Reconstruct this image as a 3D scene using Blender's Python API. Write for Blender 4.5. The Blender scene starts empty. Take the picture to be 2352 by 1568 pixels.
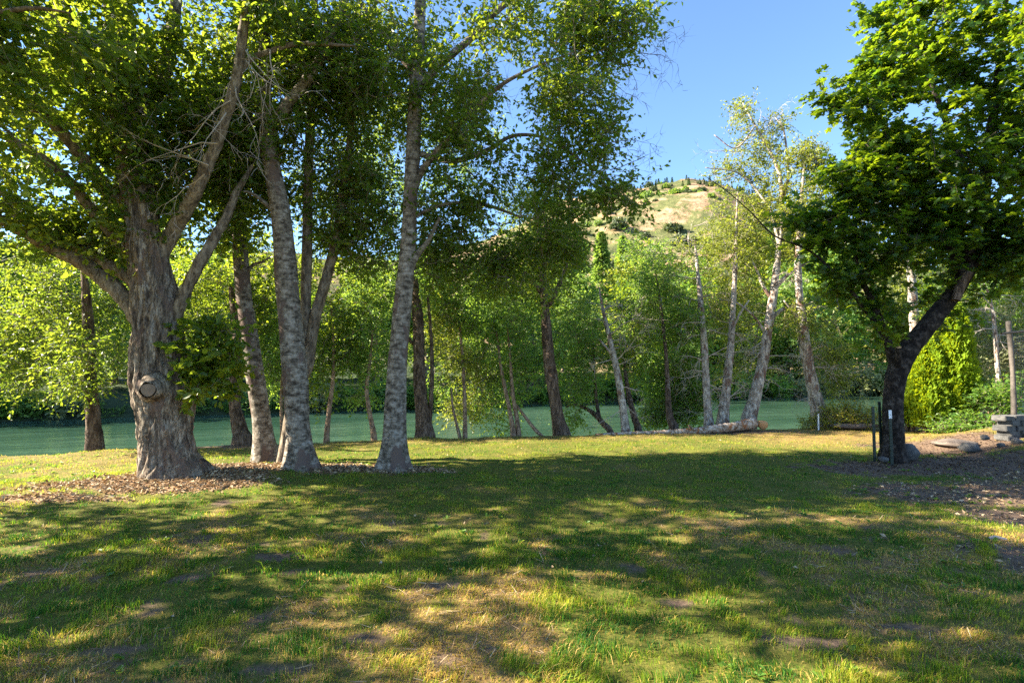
import bpy, math
import numpy as np
rng = np.random.default_rng(11)
S = bpy.context.scene
COL = S.collection
F = 1176.0                       # focal length in units of a 2352 px wide frame
PITCH = math.atan(66 / 1176.0)
CAMZ = 1.6
SUN_AZ = math.radians(-89)       # measured from the view direction, negative = to the left
SUN_EL = math.radians(32)

# ------------------------------------------------------------------ helpers
def W(px, py, d):
    dx = (px - 1176) / F; dy = (784 - py) / F
    y = math.cos(PITCH) - dy * math.sin(PITCH); z = math.sin(PITCH) + dy * math.cos(PITCH)
    return np.array([dx * d / y, d, CAMZ + z * d / y])
def G(px, py, z=0.0):
    dx = (px - 1176) / F; dy = (784 - py) / F
    y = math.cos(PITCH) - dy * math.sin(PITCH); zz = math.sin(PITCH) + dy * math.cos(PITCH)
    t = (z - CAMZ) / zz
    return np.array([dx * t, y * t, z])
def _hash(i, seed):
    h = (i[..., 0] * 374761393 + i[..., 1] * 668265263 + i[..., 2] * 1440662683 + seed * 974634721) & 0xffffffff
    h = ((h ^ (h >> 13)) * 1274126177) & 0xffffffff
    return ((h ^ (h >> 16)) & 0xffff) / 65535.0
def vn(p, seed=0):
    p = np.asarray(p, float)
    if p.shape[-1] == 2: p = np.concatenate([p, np.zeros(p.shape[:-1] + (1,))], -1)
    i = np.floor(p).astype(np.int64); f = p - i; u = f * f * (3 - 2 * f)
    r = 0
    for a in (0, 1):
        for b in (0, 1):
            for c in (0, 1):
                w = (u[..., 0] if a else 1 - u[..., 0]) * (u[..., 1] if b else 1 - u[..., 1]) * (u[..., 2] if c else 1 - u[..., 2])
                r = r + w * _hash(i + np.array([a, b, c]), seed)
    return r
def fbm(p, o=4, seed=0):
    p = np.asarray(p, float); s = 0; a = .5; t = 0
    for k in range(o):
        s = s + a * vn(p * 2 ** k, seed + k * 7); t += a; a *= .5
    return s / t
def nrm(v): return v / np.maximum(np.linalg.norm(v, axis=-1, keepdims=True), 1e-9)
def sstep(a, b, x):
    t = np.clip((x - a) / (b - a), 0, 1); return t * t * (3 - 2 * t)

class MB:
    def __init__(s): s.V = []; s.T = []; s.Q = []; s.A = []; s.n = 0
    def add(s, V, T=None, Q=None, tint=0.5):
        V = np.asarray(V, float).reshape(-1, 3)
        if T is not None and len(T): s.T.append(np.asarray(T, np.int64) + s.n)
        if Q is not None and len(Q): s.Q.append(np.asarray(Q, np.int64) + s.n)
        s.A.append(np.broadcast_to(np.asarray(tint, float), (len(V),)))
        s.V.append(V); s.n += len(V); return s
    def mesh(s, name, mat, origin=(0, 0, 0), smooth=False):
        V = np.concatenate(s.V) - np.asarray(origin, float)
        T = np.concatenate(s.T) if s.T else np.zeros((0, 3), np.int64)
        Q = np.concatenate(s.Q) if s.Q else np.zeros((0, 4), np.int64)
        me = bpy.data.meshes.new(name)
        me.vertices.add(len(V)); me.vertices.foreach_set('co', V.astype(np.float32).ravel())
        me.loops.add(T.size + Q.size)
        me.loops.foreach_set('vertex_index', np.concatenate([T.ravel(), Q.ravel()]).astype(np.int32))
        st = np.concatenate([np.arange(len(T)) * 3, T.size + np.arange(len(Q)) * 4]).astype(np.int32)
        me.polygons.add(len(st)); me.polygons.foreach_set('loop_start', st)
        at = me.attributes.new('tint', 'FLOAT', 'POINT'); at.data.foreach_set('value', np.concatenate(s.A).astype(np.float32))
        me.update(calc_edges=True)
        if smooth: me.shade_smooth()
        else: me.shade_flat()
        me.materials.append(mat); return me
    def obj(s, name, mat, parent=None, origin=None, smooth=False):
        if origin is None: origin = parent.location if parent is not None else (0, 0, 0)
        o = bpy.data.objects.new(name, s.mesh(name, mat, origin, smooth)); COL.objects.link(o)
        if parent is not None: o.parent = parent
        else: o.location = origin
        return o
def tag(o, label, cat, group=None):
    o['label'] = label; o['category'] = cat
    if group: o['group'] = group
    return o
def thing(name, loc, label, cat, group=None):
    o = bpy.data.objects.new(name, None); COL.objects.link(o); o.location = [float(v) for v in loc]
    o.empty_display_size = .2
    return tag(o, label, cat, group)
def smooth_path(P, step):
    P = np.asarray(P, float)
    if len(P) < 3:
        n = max(2, int(np.linalg.norm(P[1, :3] - P[0, :3]) / step) + 1)
        return P[0] + (P[1] - P[0]) * np.linspace(0, 1, n)[:, None]
    E = np.concatenate([[2 * P[0] - P[1]], P, [2 * P[-1] - P[-2]]]); out = []
    for i in range(1, len(E) - 2):
        a, b, c, d = E[i - 1:i + 3]
        n = max(2, int(np.linalg.norm(c[:3] - b[:3]) / step) + 1)
        t = np.linspace(0, 1, n, endpoint=False)[:, None]
        out.append(.5 * (2 * b + (c - a) * t + (2 * a - 5 * b + 4 * c - d) * t * t + (3 * b - a - 3 * c + d) * t ** 3))
    out.append(P[-1:]); return np.concatenate(out)
def tube(mb, P, n=8, step=.1, disp=None, cap=True):
    """P rows x,y,z,r"""
    R = smooth_path(P, step); p = R[:, :3]; r = np.maximum(R[:, 3], .001)
    t = nrm(np.gradient(p, axis=0)); ref = np.array([0, 1., 0]) if abs(t[0, 1]) < .8 else np.array([1., 0, 0])
    u = np.zeros_like(p); u[0] = nrm(np.cross(ref, t[0]))
    for i in range(1, len(p)):
        w = u[i - 1] - t[i] * np.dot(u[i - 1], t[i]); u[i] = w / max(np.linalg.norm(w), 1e-9)
    v = np.cross(t, u); th = np.arange(n) / n * 2 * math.pi
    rad = np.repeat(r[:, None], n, 1)
    dirs = u[:, None] * np.cos(th)[None, :, None] + v[:, None] * np.sin(th)[None, :, None]
    V = p[:, None] + dirs * rad[..., None]
    if disp is not None: V = V + dirs * (rad * disp(V, th, rad))[..., None]
    m = len(p); i = np.arange(m - 1)[:, None] * n; j = np.arange(n)[None]; k = (j + 1) % n
    Q = np.stack([i + j, i + k, i + n + k, i + n + j], -1).reshape(-1, 4)
    V = V.reshape(-1, 3); T = None
    if cap:
        V = np.concatenate([V, p[-1:] + t[-1] * r[-1] * .3]); b = (m - 1) * n
        T = np.stack([b + np.arange(n), b + (np.arange(n) + 1) % n, np.full(n, m * n)], -1)
    mb.add(V, T, Q, rng.random()); return p
def sticks(mb, A, B, ra, rb, n=3, tint=.5):
    A = np.asarray(A).reshape(-1, 3); B = np.asarray(B).reshape(-1, 3)
    if not len(A): return
    d = nrm(B - A); ref = np.where(np.abs(d[:, 2:]) < .9, np.array([[0, 0, 1.]]), np.array([[1., 0, 0]]))
    u = nrm(np.cross(ref, d)); v = np.cross(d, u); th = np.arange(n) / n * 2 * math.pi
    c = u[:, None] * np.cos(th)[None, :, None] + v[:, None] * np.sin(th)[None, :, None]
    ra = np.broadcast_to(np.asarray(ra, float), (len(A),))[:, None, None]; rb = np.broadcast_to(np.asarray(rb, float), (len(A),))[:, None, None]
    V = np.concatenate([A[:, None] + c * ra, B[:, None] + c * rb], 1).reshape(-1, 3)
    b = (np.arange(len(A)) * 2 * n)[:, None]; j = np.arange(n)[None]; k = (j + 1) % n
    mb.add(V, None, np.stack([b + j, b + k, b + n + k, b + n + j], -1).reshape(-1, 4), tint)
LEAF = (np.array([[0, 0, 0], [.42, .27, .07], [1, 0, -.06], [.42, -.27, .07]]), np.array([[0, 2, 1], [0, 3, 2]]))
OVAL = (np.array([[0, 0, 0], [.3, .3, .08], [.72, .24, .05], [1, 0, -.08], [.72, -.24, .05], [.3, -.3, .08]]), np.array([[0, 2, 1], [0, 3, 2], [0, 4, 3], [0, 5, 4]]))
_mp = [(0, 0), (.02, .3), (.12, .52), (.28, .3), (.46, .58), (.7, .5), (.6, .2), (.82, .16), (1, 0)]
_mp = _mp + [(a, -b) for a, b in _mp[-2:0:-1]]
MAPLE = (np.array([[.3, 0, .05]] + [[a, b, -.10 * abs(b)] for a, b in _mp]), np.array([[0, 1 + i, 1 + (i + 1) % len(_mp)] for i in range(len(_mp))]))
TUFT = (np.array([[0, 0, 0], [.3, .42, .1], [.45, .15, 0], [.85, .3, -.1], [.75, 0, .05], [1, -.15, -.1], [.5, -.2, 0], [.35, -.45, .1]]),
        np.array([[0, 2, 1], [0, 4, 2], [2, 4, 3], [0, 6, 4], [4, 6, 5], [0, 7, 6]]))
def leaves(mb, pos, d, nr, size, tmpl, tint):
    V0, T0 = tmpl; d = nrm(d); s = nrm(np.cross(nr, d)); nn = np.cross(d, s)
    V = pos[:, None] + (d[:, None] * V0[None, :, :1] + s[:, None] * V0[None, :, 1:2] + nn[:, None] * V0[None, :, 2:]) * np.asarray(size)[:, None, None]
    k = len(V0); T = (T0[None] + (np.arange(len(pos)) * k)[:, None, None]).reshape(-1, 3)
    mb.add(V.reshape(-1, 3), T, None, np.repeat(tint, k))
UP = np.array([0, 0, 1.])
def foliage(blobs, nodes, leaf_mb, twig_mb, shoots=6, nl=9, slen=.4, size=.085, tmpl=LEAF, droop=.25, gap=.36, gscale=.9,
            up=.8, out=.5, seed=1, shell=.45, twig_r=.006, spread=.16, flat=0.):
    """blobs: (centre, radii, clusters). Leaf clusters on shoots, each joined by a twig to the nearest limb node."""
    r = np.random.default_rng(seed); C = []; O = []
    for c, rad, n in blobs:
        k = int(n * 1.9) + 4; v = nrm(r.normal(size=(k, 3))) * (r.random(k) ** shell)[:, None]
        p = np.asarray(c) + v * np.asarray(rad); keep = (vn(p * gscale, seed) * .6 + vn(p * gscale * 2.3, seed + 3) * .4 > gap) | (n < 30)
        p = p[keep][:n]; C.append(p); O.append(v[keep][:n])
    C = np.concatenate(C); O = np.concatenate(O); K = len(C)
    if nodes is not None and twig_mb is not None:
        N = np.asarray(nodes, float); d0 = np.array([np.min(np.sum((N - c) ** 2, 1)) for c in C]); order = np.argsort(d0)
        A = []; B = []; RA = []; RB = []; buf = np.zeros((len(N) + K * 3, 3)); buf[:len(N)] = N; m = len(N)
        for i in order:
            dd = np.sum((buf[:m] - C[i]) ** 2, 1); j = int(np.argmin(dd)); q = buf[j]; L = math.sqrt(dd[j])
            mid = (q + C[i]) / 2 + r.normal(size=3) * .1 * L + np.array([0, 0, .08 * L])
            r0 = min(twig_r * (1 + 1.2 * L), .05); A += [q, mid]; B += [mid, C[i]]; RA += [r0, r0 * .75]; RB += [r0 * .75, r0 * .45]
            buf[m] = mid; buf[m + 1] = C[i]; m += 2
        sticks(twig_mb, A, B, RA, RB, 4, .5)
    tc = r.random(K) * .5
    n = K * shoots; ci = np.repeat(np.arange(K), shoots)
    sd = nrm(O[ci] * out + r.normal(size=(n, 3)) * np.array([.75, .75, .75 - .45 * flat]) + UP * .12); sl = slen * r.uniform(.45, 1.25, n)
    sp = C[ci] + r.normal(size=(n, 3)) * spread * slen
    if twig_mb is not None: sticks(twig_mb, sp, sp + sd * sl[:, None] * .9 - UP * (droop * .3 * sl)[:, None], twig_r * .55, twig_r * .25, 3, .6)
    q = n * nl; si = np.repeat(np.arange(n), nl); t = np.tile(np.linspace(.12, 1.05, nl), n) + r.uniform(-.06, .06, q)
    pos = sp[si] + sd[si] * (sl[si] * t)[:, None] - UP * (droop * .35 * sl[si] * t * t)[:, None]
    side = nrm(np.cross(sd[si], UP) + r.normal(size=(q, 3)) * .35) * np.where(np.arange(q) % 2, 1, -1)[:, None]
    ld = sd[si] * .55 + side * .75 + r.normal(size=(q, 3)) * .3 - UP * droop
    nr = UP * up + r.normal(size=(q, 3)) * (.65 - .3 * flat)
    tint = np.clip(tc[ci][si] + r.random(q) * .5, 0, 1)
    leaves(leaf_mb, pos, ld, nr, size * r.uniform(.5, 1.3, q), tmpl, tint)
    return C
def bare(mb, p, d, L, r0, lev, rr, droop=.0, kids=4, n=4):
    k = 5; pts = [np.append(p, r0)]; q = np.array(p, float); d = nrm(np.array(d, float))
    for i in range(k):
        d = nrm(d + rr.normal(size=3) * .22 - UP * droop); q = q + d * L / k; pts.append(np.append(q, r0 * (1 - .85 * (i + 1) / k)))
    pts = np.array(pts); sticks(mb, pts[:-1, :3], pts[1:, :3], pts[:-1, 3], pts[1:, 3], n, .5)
    if lev > 0:
        for j in range(kids):
            i = rr.integers(1, k + 1); dd = nrm(d + rr.normal(size=3) * .75)
            bare(mb, pts[i, :3], dd, L * rr.uniform(.35, .65), max(pts[i, 3] * .7, .004 if r0 > .012 else .003), lev - 1, rr, droop, kids, 3)

# ------------------------------------------------------------------ materials
def mat(name):
    m = bpy.data.materials.new(name); m.use_nodes = True; nt = m.node_tree; nt.nodes.clear()
    out = nt.nodes.new('ShaderNodeOutputMaterial')
    def N(t, **kw):
        n = nt.nodes.new('ShaderNode' + t)
        for k, v in kw.items():
            if k in n.inputs: n.inputs[k].default_value = v
            else: setattr(n, k, v)
        return n
    return m, nt, N, nt.links.new, out
def ramp(N, stops, interp='LINEAR'):
    n = N('ValToRGB'); e = n.color_ramp.elements; n.color_ramp.interpolation = interp
    while len(e) < len(stops): e.new(.5)
    for x, (p, c) in zip(e, stops): x.position = p; x.color = (*c, 1)
    return n
def mix(N, L, f, a, b, mode='MIX'):
    n = N('MixRGB', blend_type=mode)
    for s, v in ((0, f), (1, a), (2, b)):
        if hasattr(v, 'links') or hasattr(v, 'is_linked'): L(v, n.inputs[s])
        else: n.inputs[s].default_value = v if s == 0 else (*v, 1)
    return n.outputs[0]
def noise(N, L, vec, scale, detail=4, rough=.55, mapping=None):
    if mapping:
        mp = N('Mapping'); mp.inputs['Scale'].default_value = mapping; L(vec, mp.inputs['Vector']); vec = mp.outputs[0]
    n = N('TexNoise', Scale=scale, Detail=detail, Roughness=rough); L(vec, n.inputs['Vector']); return n.outputs['Fac']
def leafmat(name, cols, trans, tf=.5, rough=.42, spec=.35):
    m, nt, N, L, out = mat(name)
    at = N('Attribute', attribute_name='tint'); c = ramp(N, [(0, cols[0]), (.55, cols[1]), (1, cols[2])]); L(at.outputs['Fac'], c.inputs[0])
    tr = ramp(N, [(0, trans[0]), (1, trans[1])]); L(at.outputs['Fac'], tr.inputs[0])
    p = N('BsdfPrincipled', Roughness=rough); p.inputs['Specular IOR Level'].default_value = spec; L(c.outputs[0], p.inputs['Base Color'])
    t = N('BsdfTranslucent'); L(tr.outputs[0], t.inputs[0]); ms = N('MixShader'); ms.inputs[0].default_value = tf
    L(p.outputs[0], ms.inputs[1]); L(t.outputs[0], ms.inputs[2]); L(ms.outputs[0], out.inputs[0]); return m
def barkmat(name, dark, mid, light, sc=1., stretch=.22, cracks=0., lent=0., blotch=None, bump=.5, moss=None):
    m, nt, N, L, out = mat(name); tc = N('TexCoord').outputs['Object']
    n1 = noise(N, L, tc, 9 * sc, 6, .65, (1, 1, stretch)); n2 = noise(N, L, tc, 34 * sc, 4, .6, (1, 1, .5)); n3 = noise(N, L, tc, 1.9 * sc, 3, .5)
    ad = N('Math', operation='MULTIPLY_ADD'); L(n2, ad.inputs[0]); ad.inputs[1].default_value = .35; L(n1, ad.inputs[2])
    sb = N('Math', operation='SUBTRACT'); L(ad.outputs[0], sb.inputs[0]); sb.inputs[1].default_value = .175
    c = ramp(N, [(.36, dark), (.5, mid), (.65, light)]); L(sb.outputs[0], c.inputs[0]); col = c.outputs[0]; h = sb.outputs[0]
    if cracks:
        mp = N('Mapping'); mp.inputs['Scale'].default_value = (1, 1, stretch * 1.1); L(tc, mp.inputs[0])
        wv = N('MixRGB', blend_type='ADD'); wv.inputs[0].default_value = .32; nn = N('TexNoise', Scale=7 * sc, Detail=5); L(mp.outputs[0], nn.inputs['Vector'])
        L(mp.outputs[0], wv.inputs[1]); L(nn.outputs['Color'], wv.inputs[2])
        v = N('TexVoronoi', feature='DISTANCE_TO_EDGE', Scale=11 * sc); L(wv.outputs[0], v.inputs['Vector'])
        r = ramp(N, [(0, (1 - cracks,) * 3), (.13, (1, 1, 1))]); L(v.outputs['Distance'], r.inputs[0])
        col = mix(N, L, r.outputs[0], dark, col); a2 = N('Math', operation='MULTIPLY_ADD'); L(r.outputs[0], a2.inputs[0]); a2.inputs[1].default_value = .55; L(h, a2.inputs[2]); h = a2.outputs[0]
    if lent:
        n4 = noise(N, L, tc, 7 * sc, 4, .6, (1, 1, 7)); r = ramp(N, [(.55, (0, 0, 0)), (.62, (1, 1, 1))]); L(n4, r.inputs[0])
        k = N('Math', operation='MULTIPLY'); L(r.outputs[0], k.inputs[0]); k.inputs[1].default_value = lent; col = mix(N, L, k.outputs[0], col, dark)
    if blotch:
        n5 = noise(N, L, tc, 3.2 * sc, 5, .6, (1, 1, .45)); r = ramp(N, [(.56, (0, 0, 0)), (.60, (1, 1, 1))]); L(n5, r.inputs[0]); col = mix(N, L, r.outputs[0], col, blotch)
    if moss:
        r = ramp(N, [(.5, (0, 0, 0)), (.75, (1, 1, 1))]); L(n3, r.inputs[0]); col = mix(N, L, r.outputs[0], col, moss)
    p = N('BsdfPrincipled', Roughness=.9); p.inputs['Specular IOR Level'].default_value = .15; L(col, p.inputs['Base Color'])
    b = N('Bump', Strength=bump, Distance=.03); L(h, b.inputs['Height']); L(b.outputs[0], p.inputs['Normal']); L(p.outputs[0], out.inputs[0]); return m
def plain(name, a, b, sc=20, rough=.8, metal=0, bump=.2):
    m, nt, N, L, out = mat(name); tc = N('TexCoord').outputs['Object']; n = noise(N, L, tc, sc, 6, .65)
    c = ramp(N, [(.3, a), (.7, b)]); L(n, c.inputs[0]); p = N('BsdfPrincipled', Roughness=rough, Metallic=metal); L(c.outputs[0], p.inputs['Base Color'])
    bp = N('Bump', Strength=bump, Distance=.02); L(n, bp.inputs['Height']); L(bp.outputs[0], p.inputs['Normal']); L(p.outputs[0], out.inputs[0]); return m
M = {}
M['leaf_dark'] = leafmat('dark_green_leaf', [(.018, .05, .010), (.035, .085, .014), (.075, .13, .018)], [(.20, .34, .02), (.46, .50, .03)], .5)
M['leaf_alder'] = leafmat('alder_leaf', [(.02, .055, .008), (.045, .10, .012), (.10, .15, .02)], [(.22, .36, .02), (.48, .53, .03)], .5)
M['leaf_yellow'] = leafmat('yellow_green_leaf', [(.03, .07, .010), (.055, .11, .014), (.11, .16, .02)], [(.18, .30, .02), (.38, .43, .03)], .5)
M['leaf_fresh'] = leafmat('fresh_green_leaf', [(.035, .095, .018), (.08, .165, .026), (.16, .25, .04)], [(.24, .42, .04), (.46, .60, .06)], .48)
M['leaf_olive'] = leafmat('olive_leaf', [(.065, .095, .015), (.13, .16, .022), (.22, .23, .03)], [(.3, .38, .03), (.5, .52, .04)], .45)
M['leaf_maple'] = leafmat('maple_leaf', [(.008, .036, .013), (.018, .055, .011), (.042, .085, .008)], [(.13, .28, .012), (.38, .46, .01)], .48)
M['leaf_pale'] = leafmat('pale_grey_green_leaf', [(.12, .15, .07), (.2, .22, .10), (.3, .3, .16)], [(.3, .34, .1), (.45, .45, .15)], .4)
M['leaf_far'] = leafmat('far_bank_leaf', [(.05, .11, .024), (.105, .19, .038), (.19, .27, .06)], [(.24, .4, .04), (.44, .55, .07)], .4)
M['leaf_conifer'] = leafmat('conifer_needle', [(.02, .05, .022), (.035, .075, .028), (.06, .10, .035)], [(.06, .12, .03), (.1, .18, .04)], .25)
M['leaf_scrub'] = leafmat('hill_scrub_leaf', [(.035, .06, .025), (.06, .085, .035), (.10, .12, .05)], [(.08, .12, .03), (.14, .17, .04)], .25)
M['leaf_thuja'] = leafmat('arborvitae_spray', [(.06, .12, .008), (.13, .21, .012), (.22, .29, .016)], [(.42, .52, .01), (.62, .68, .02)], .45, .6, .2)
M['bark_old'] = barkmat('furrowed_old_bark', (.05, .037, .028), (.20, .155, .115), (.40, .34, .27), 1.3, .2, .5, blotch=(.15, .105, .08), bump=1.)
M['bark_limb'] = barkmat('limb_bark', (.055, .042, .03), (.16, .125, .09), (.28, .23, .17), 1.6, .35, False, bump=.7)
M['bark_alder'] = barkmat('smooth_grey_bark', (.045, .036, .028), (.175, .147, .115), (.32, .285, .245), .9, 1.5, False, lent=.7, blotch=(.12, .085, .07), bump=.35)
M['bark_brown'] = barkmat('brown_bark', (.03, .02, .014), (.11, .075, .054), (.22, .16, .12), 1.6, .2, .5, bump=.8)
M['bark_tan'] = barkmat('tan_bark', (.09, .055, .035), (.22, .145, .095), (.36, .25, .17), 1.8, .3, False, bump=.6)  # tan bark colour for saplings, shrub and arborvitae stems, log stub
M['bark_pale'] = barkmat('pale_weathered_bark', (.10, .075, .06), (.32, .27, .225), (.54, .49, .43), 1.4, .4, False, lent=.6, blotch=(.16, .10, .075), bump=.45)
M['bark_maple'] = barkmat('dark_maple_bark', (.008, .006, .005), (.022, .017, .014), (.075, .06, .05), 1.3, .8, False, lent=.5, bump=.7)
M['twig'] = plain('grey_twig', (.10, .08, .06), (.22, .18, .14), 8)
M['twig_dark'] = plain('dark_twig', (.03, .024, .018), (.08, .06, .045), 8)
M['twig_dead'] = plain('dead_twig', (.26, .21, .17), (.46, .39, .33), 6)
M['cut_wood'] = plain('sawn_wood', (.12, .085, .06), (.25, .18, .125), 14)
M['cut_fresh'] = plain('fresh_cut_wood', (.42, .20, .08), (.62, .36, .16), 12)
M['log'] = barkmat('weathered_log', (.14, .075, .04), (.34, .26, .20), (.55, .49, .44), 1.5, 1., False, blotch=(.30, .13, .06), bump=.6)
M['stone'] = plain('grey_stone', (.035, .035, .036), (.12, .115, .108), 12, .9, 0, .5)
M['rock'] = plain('brown_grey_rock', (.07, .052, .042), (.17, .135, .11), 7, .9, 0, .5)
M['post_metal'] = plain('dark_green_metal', (.012, .022, .018), (.03, .045, .035), 30, .55, .3)
M['white_paint'] = plain('white_paint', (.65, .66, .68), (.82, .83, .84), 20, .6)
M['red_paint'] = plain('red_paint', (.35, .02, .02), (.5, .05, .04), 20, .6)
M['post_wood'] = plain('grey_post_wood', (.05, .042, .036), (.12, .10, .085), 16)
M['wire'] = plain('wire_mesh', (.12, .12, .13), (.2, .2, .2), 30, .5, .5)
M['litter'] = leafmat('dry_fallen_leaf', [(.10, .07, .045), (.29, .20, .12), (.52, .40, .26)], [(.3, .16, .06), (.4, .25, .1)], .12, .8, .15)
M['chips'] = leafmat('bark_chip', [(.03, .019, .013), (.08, .05, .033), (.19, .125, .08)], [(.1, .06, .03), (.1, .06, .03)], .02, .9, .1)
M['flower'] = leafmat('yellow_flower_herb', [(.10, .16, .02), (.22, .24, .025), (.50, .36, .02)], [(.3, .38, .03), (.55, .45, .03)], .4)
def blade_mat():
    m, nt, N, L, out = mat('grass_blade')
    at = N('Attribute', attribute_name='tint')
    st = [(0, (.022, .095, .012)), (.25, (.085, .18, .012)), (.5, (.21, .265, .014)), (.72, (.44, .30, .05)), (1, (.60, .39, .14))]
    c = ramp(N, st); L(at.outputs['Fac'], c.inputs[0])
    tr = ramp(N, [(p, tuple(min(1, v * 1.6) for v in q)) for p, q in st]); L(at.outputs['Fac'], tr.inputs[0])
    p = N('BsdfPrincipled', Roughness=.55); p.inputs['Specular IOR Level'].default_value = .25; L(c.outputs[0], p.inputs['Base Color'])
    t = N('BsdfTranslucent'); L(tr.outputs[0], t.inputs[0]); ms = N('MixShader'); ms.inputs[0].default_value = .46
    L(p.outputs[0], ms.inputs[1]); L(t.outputs[0], ms.inputs[2]); L(ms.outputs[0], out.inputs[0]); return m
M['blade'] = blade_mat()
def ground_mat():
    m, nt, N, L, out = mat('lawn_soil'); tc = N('TexCoord').outputs['Object']
    a1 = N('Attribute', attribute_name='dry').outputs['Fac']; a2 = N('Attribute', attribute_name='dirt').outputs['Fac']; a3 = N('Attribute', attribute_name='litter').outputs['Fac']
    n1 = noise(N, L, tc, 26, 6, .7); n2 = noise(N, L, tc, 90, 3, .6)
    g = ramp(N, [(.3, (.045, .065, .010)), (.7, (.16, .14, .03))]); L(n1, g.inputs[0])
    d = ramp(N, [(.3, (.10, .065, .028)), (.7, (.30, .195, .08))]); L(n1, d.inputs[0])
    e = ramp(N, [(.3, (.07, .047, .034)), (.7, (.19, .13, .09))]); L(n1, e.inputs[0])
    t = ramp(N, [(.35, (.16, .09, .05)), (.65, (.36, .23, .13))]); L(n2, t.inputs[0])
    c = mix(N, L, a1, g.outputs[0], d.outputs[0]); c = mix(N, L, a3, c, t.outputs[0]); c = mix(N, L, a2, c, e.outputs[0])
    p = N('BsdfPrincipled', Roughness=.95); p.inputs['Specular IOR Level'].default_value = .1; L(c, p.inputs['Base Color'])
    b = N('Bump', Strength=.6, Distance=.02); L(n1, b.inputs['Height']); L(b.outputs[0], p.inputs['Normal']); L(p.outputs[0], out.inputs[0]); return m
def water_mat():
    m, nt, N, L, out = mat('river_water'); tc = N('TexCoord').outputs['Object']
    mp = N('Mapping'); mp.inputs['Rotation'].default_value = (0, 0, math.radians(-25)); L(tc, mp.inputs[0]); v = mp.outputs[0]
    h1 = noise(N, L, v, .55, 4, .6, (.5, 1.3, 1)); h2 = noise(N, L, v, .12, 3, .5, (.4, 1.2, 1)); h3 = noise(N, L, v, 3.2, 3, .6, (.6, 1.2, 1))
    ad = N('Math', operation='MULTIPLY_ADD'); L(h3, ad.inputs[0]); ad.inputs[1].default_value = .16; L(h1, ad.inputs[2])
    c = ramp(N, [(.35, (.022, .055, .036)), (.65, (.05, .10, .066))]); L(h2, c.inputs[0])
    fo = noise(N, L, v, 1.1, 6, .8, (.2, 1.4, 1)); fm = noise(N, L, v, .08, 2, .5, (.5, 1, 1))
    mu = N('Math', operation='MULTIPLY'); L(fo, mu.inputs[0]); L(fm, mu.inputs[1]); r = ramp(N, [(.35, (0, 0, 0)), (.41, (.45, .45, .45))]); L(mu.outputs[0], r.inputs[0])
    col = mix(N, L, r.outputs[0], c.outputs[0], (.40, .50, .46))
    p = N('BsdfPrincipled', Roughness=.03, IOR=1.33); L(col, p.inputs['Base Color'])
    b = N('Bump', Strength=1., Distance=.10); L(ad.outputs[0], b.inputs['Height']); L(b.outputs[0], p.inputs['Normal']); L(p.outputs[0], out.inputs[0]); return m
def hill_mat():
    m, nt, N, L, out = mat('dry_hillside'); tc = N('TexCoord').outputs['Object']
    n1 = noise(N, L, tc, .06, 8, .7); n2 = noise(N, L, tc, .3, 5, .7); n3 = noise(N, L, tc, .012, 4, .6)
    t = ramp(N, [(.3, (.16, .10, .06)), (.5, (.31, .20, .12)), (.72, (.42, .30, .19))]); L(n2, t.inputs[0])
    g = ramp(N, [(.3, (.06, .075, .03)), (.7, (.15, .15, .06))]); L(n2, g.inputs[0])
    r = ramp(N, [(.44, (0, 0, 0)), (.52, (1, 1, 1))]); L(n1, r.inputs[0]); c = mix(N, L, r.outputs[0], t.outputs[0], g.outputs[0])
    at = N('Attribute', attribute_name='tint'); c = mix(N, L, at.outputs['Fac'], c, (.045, .06, .03))
    p = N('BsdfPrincipled', Roughness=.95); p.inputs['Specular IOR Level'].default_value = .05; L(c, p.inputs['Base Color'])
    b = N('Bump', Strength=.6, Distance=2.); L(n2, b.inputs['Height']); L(b.outputs[0], p.inputs['Normal']); L(p.outputs[0], out.inputs[0]); return m

# ------------------------------------------------------------------ terrain
EDGE = np.array([G(-600, 1075)[:2], G(0, 1046)[:2], G(330, 1030)[:2], G(480, 1023)[:2], G(800, 1012)[:2], G(1000, 1005)[:2], G(1400, 998)[:2], G(1730, 986)[:2], G(1900, 980)[:2], G(2100, 977)[:2], G(2352, 975)[:2]])
EX = np.concatenate([[-200], EDGE[:, 0], [200]]); EY = np.concatenate([[EDGE[0, 1] - 20], EDGE[:, 1], [60]])
def edge_y(x): return np.interp(x, EX, EY)
WZ = -1.9
def gz(x, y):
    x = np.asarray(x, float); y = np.asarray(y, float)
    p = np.stack([x, y], -1)
    z = (fbm(p * .9, 3, 5) - .5) * .10 + (fbm(p * 4.5, 3, 9) - .5) * .035 + (fbm(p * 14, 2, 13) - .5) * .014
    z = z + .10 * np.exp(-(((x + 4.9) / 1.6) ** 2 + ((y - 7.6) / .9) ** 2)) + .05 * np.exp(-(((x + 3.2) / 1.8) ** 2 + ((y - 8.3) / .8) ** 2))
    z = z + .46 * sstep(8.0, 11.5, x) * sstep(6.2, 9.5, y) * (1 - sstep(10.5, 13.5, y)) * (.85 + .3 * fbm(p * 1.3, 3, 21))
    over = np.maximum(y - edge_y(x), 0)
    z = z * (1 - sstep(0, 1, over)) - .9 * over ** 1.25 * (over < 3.2) - np.where(over >= 3.2, .9 * 3.2 ** 1.25, 0)
    return np.maximum(z, -3.2)
def ell(x, y, c, rx, ry, rough=.35, seed=1):
    n = (fbm(np.stack([x, y], -1) * 2.2, 4, seed) - .5) * 2
    n2 = (fbm(np.stack([x, y], -1) * 9, 4, seed + 2) - .5) * 1.8
    return 1 - np.sqrt(((x - c[0]) / rx) ** 2 + ((y - c[1]) / ry) ** 2) + n * rough + n2 * rough
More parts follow.
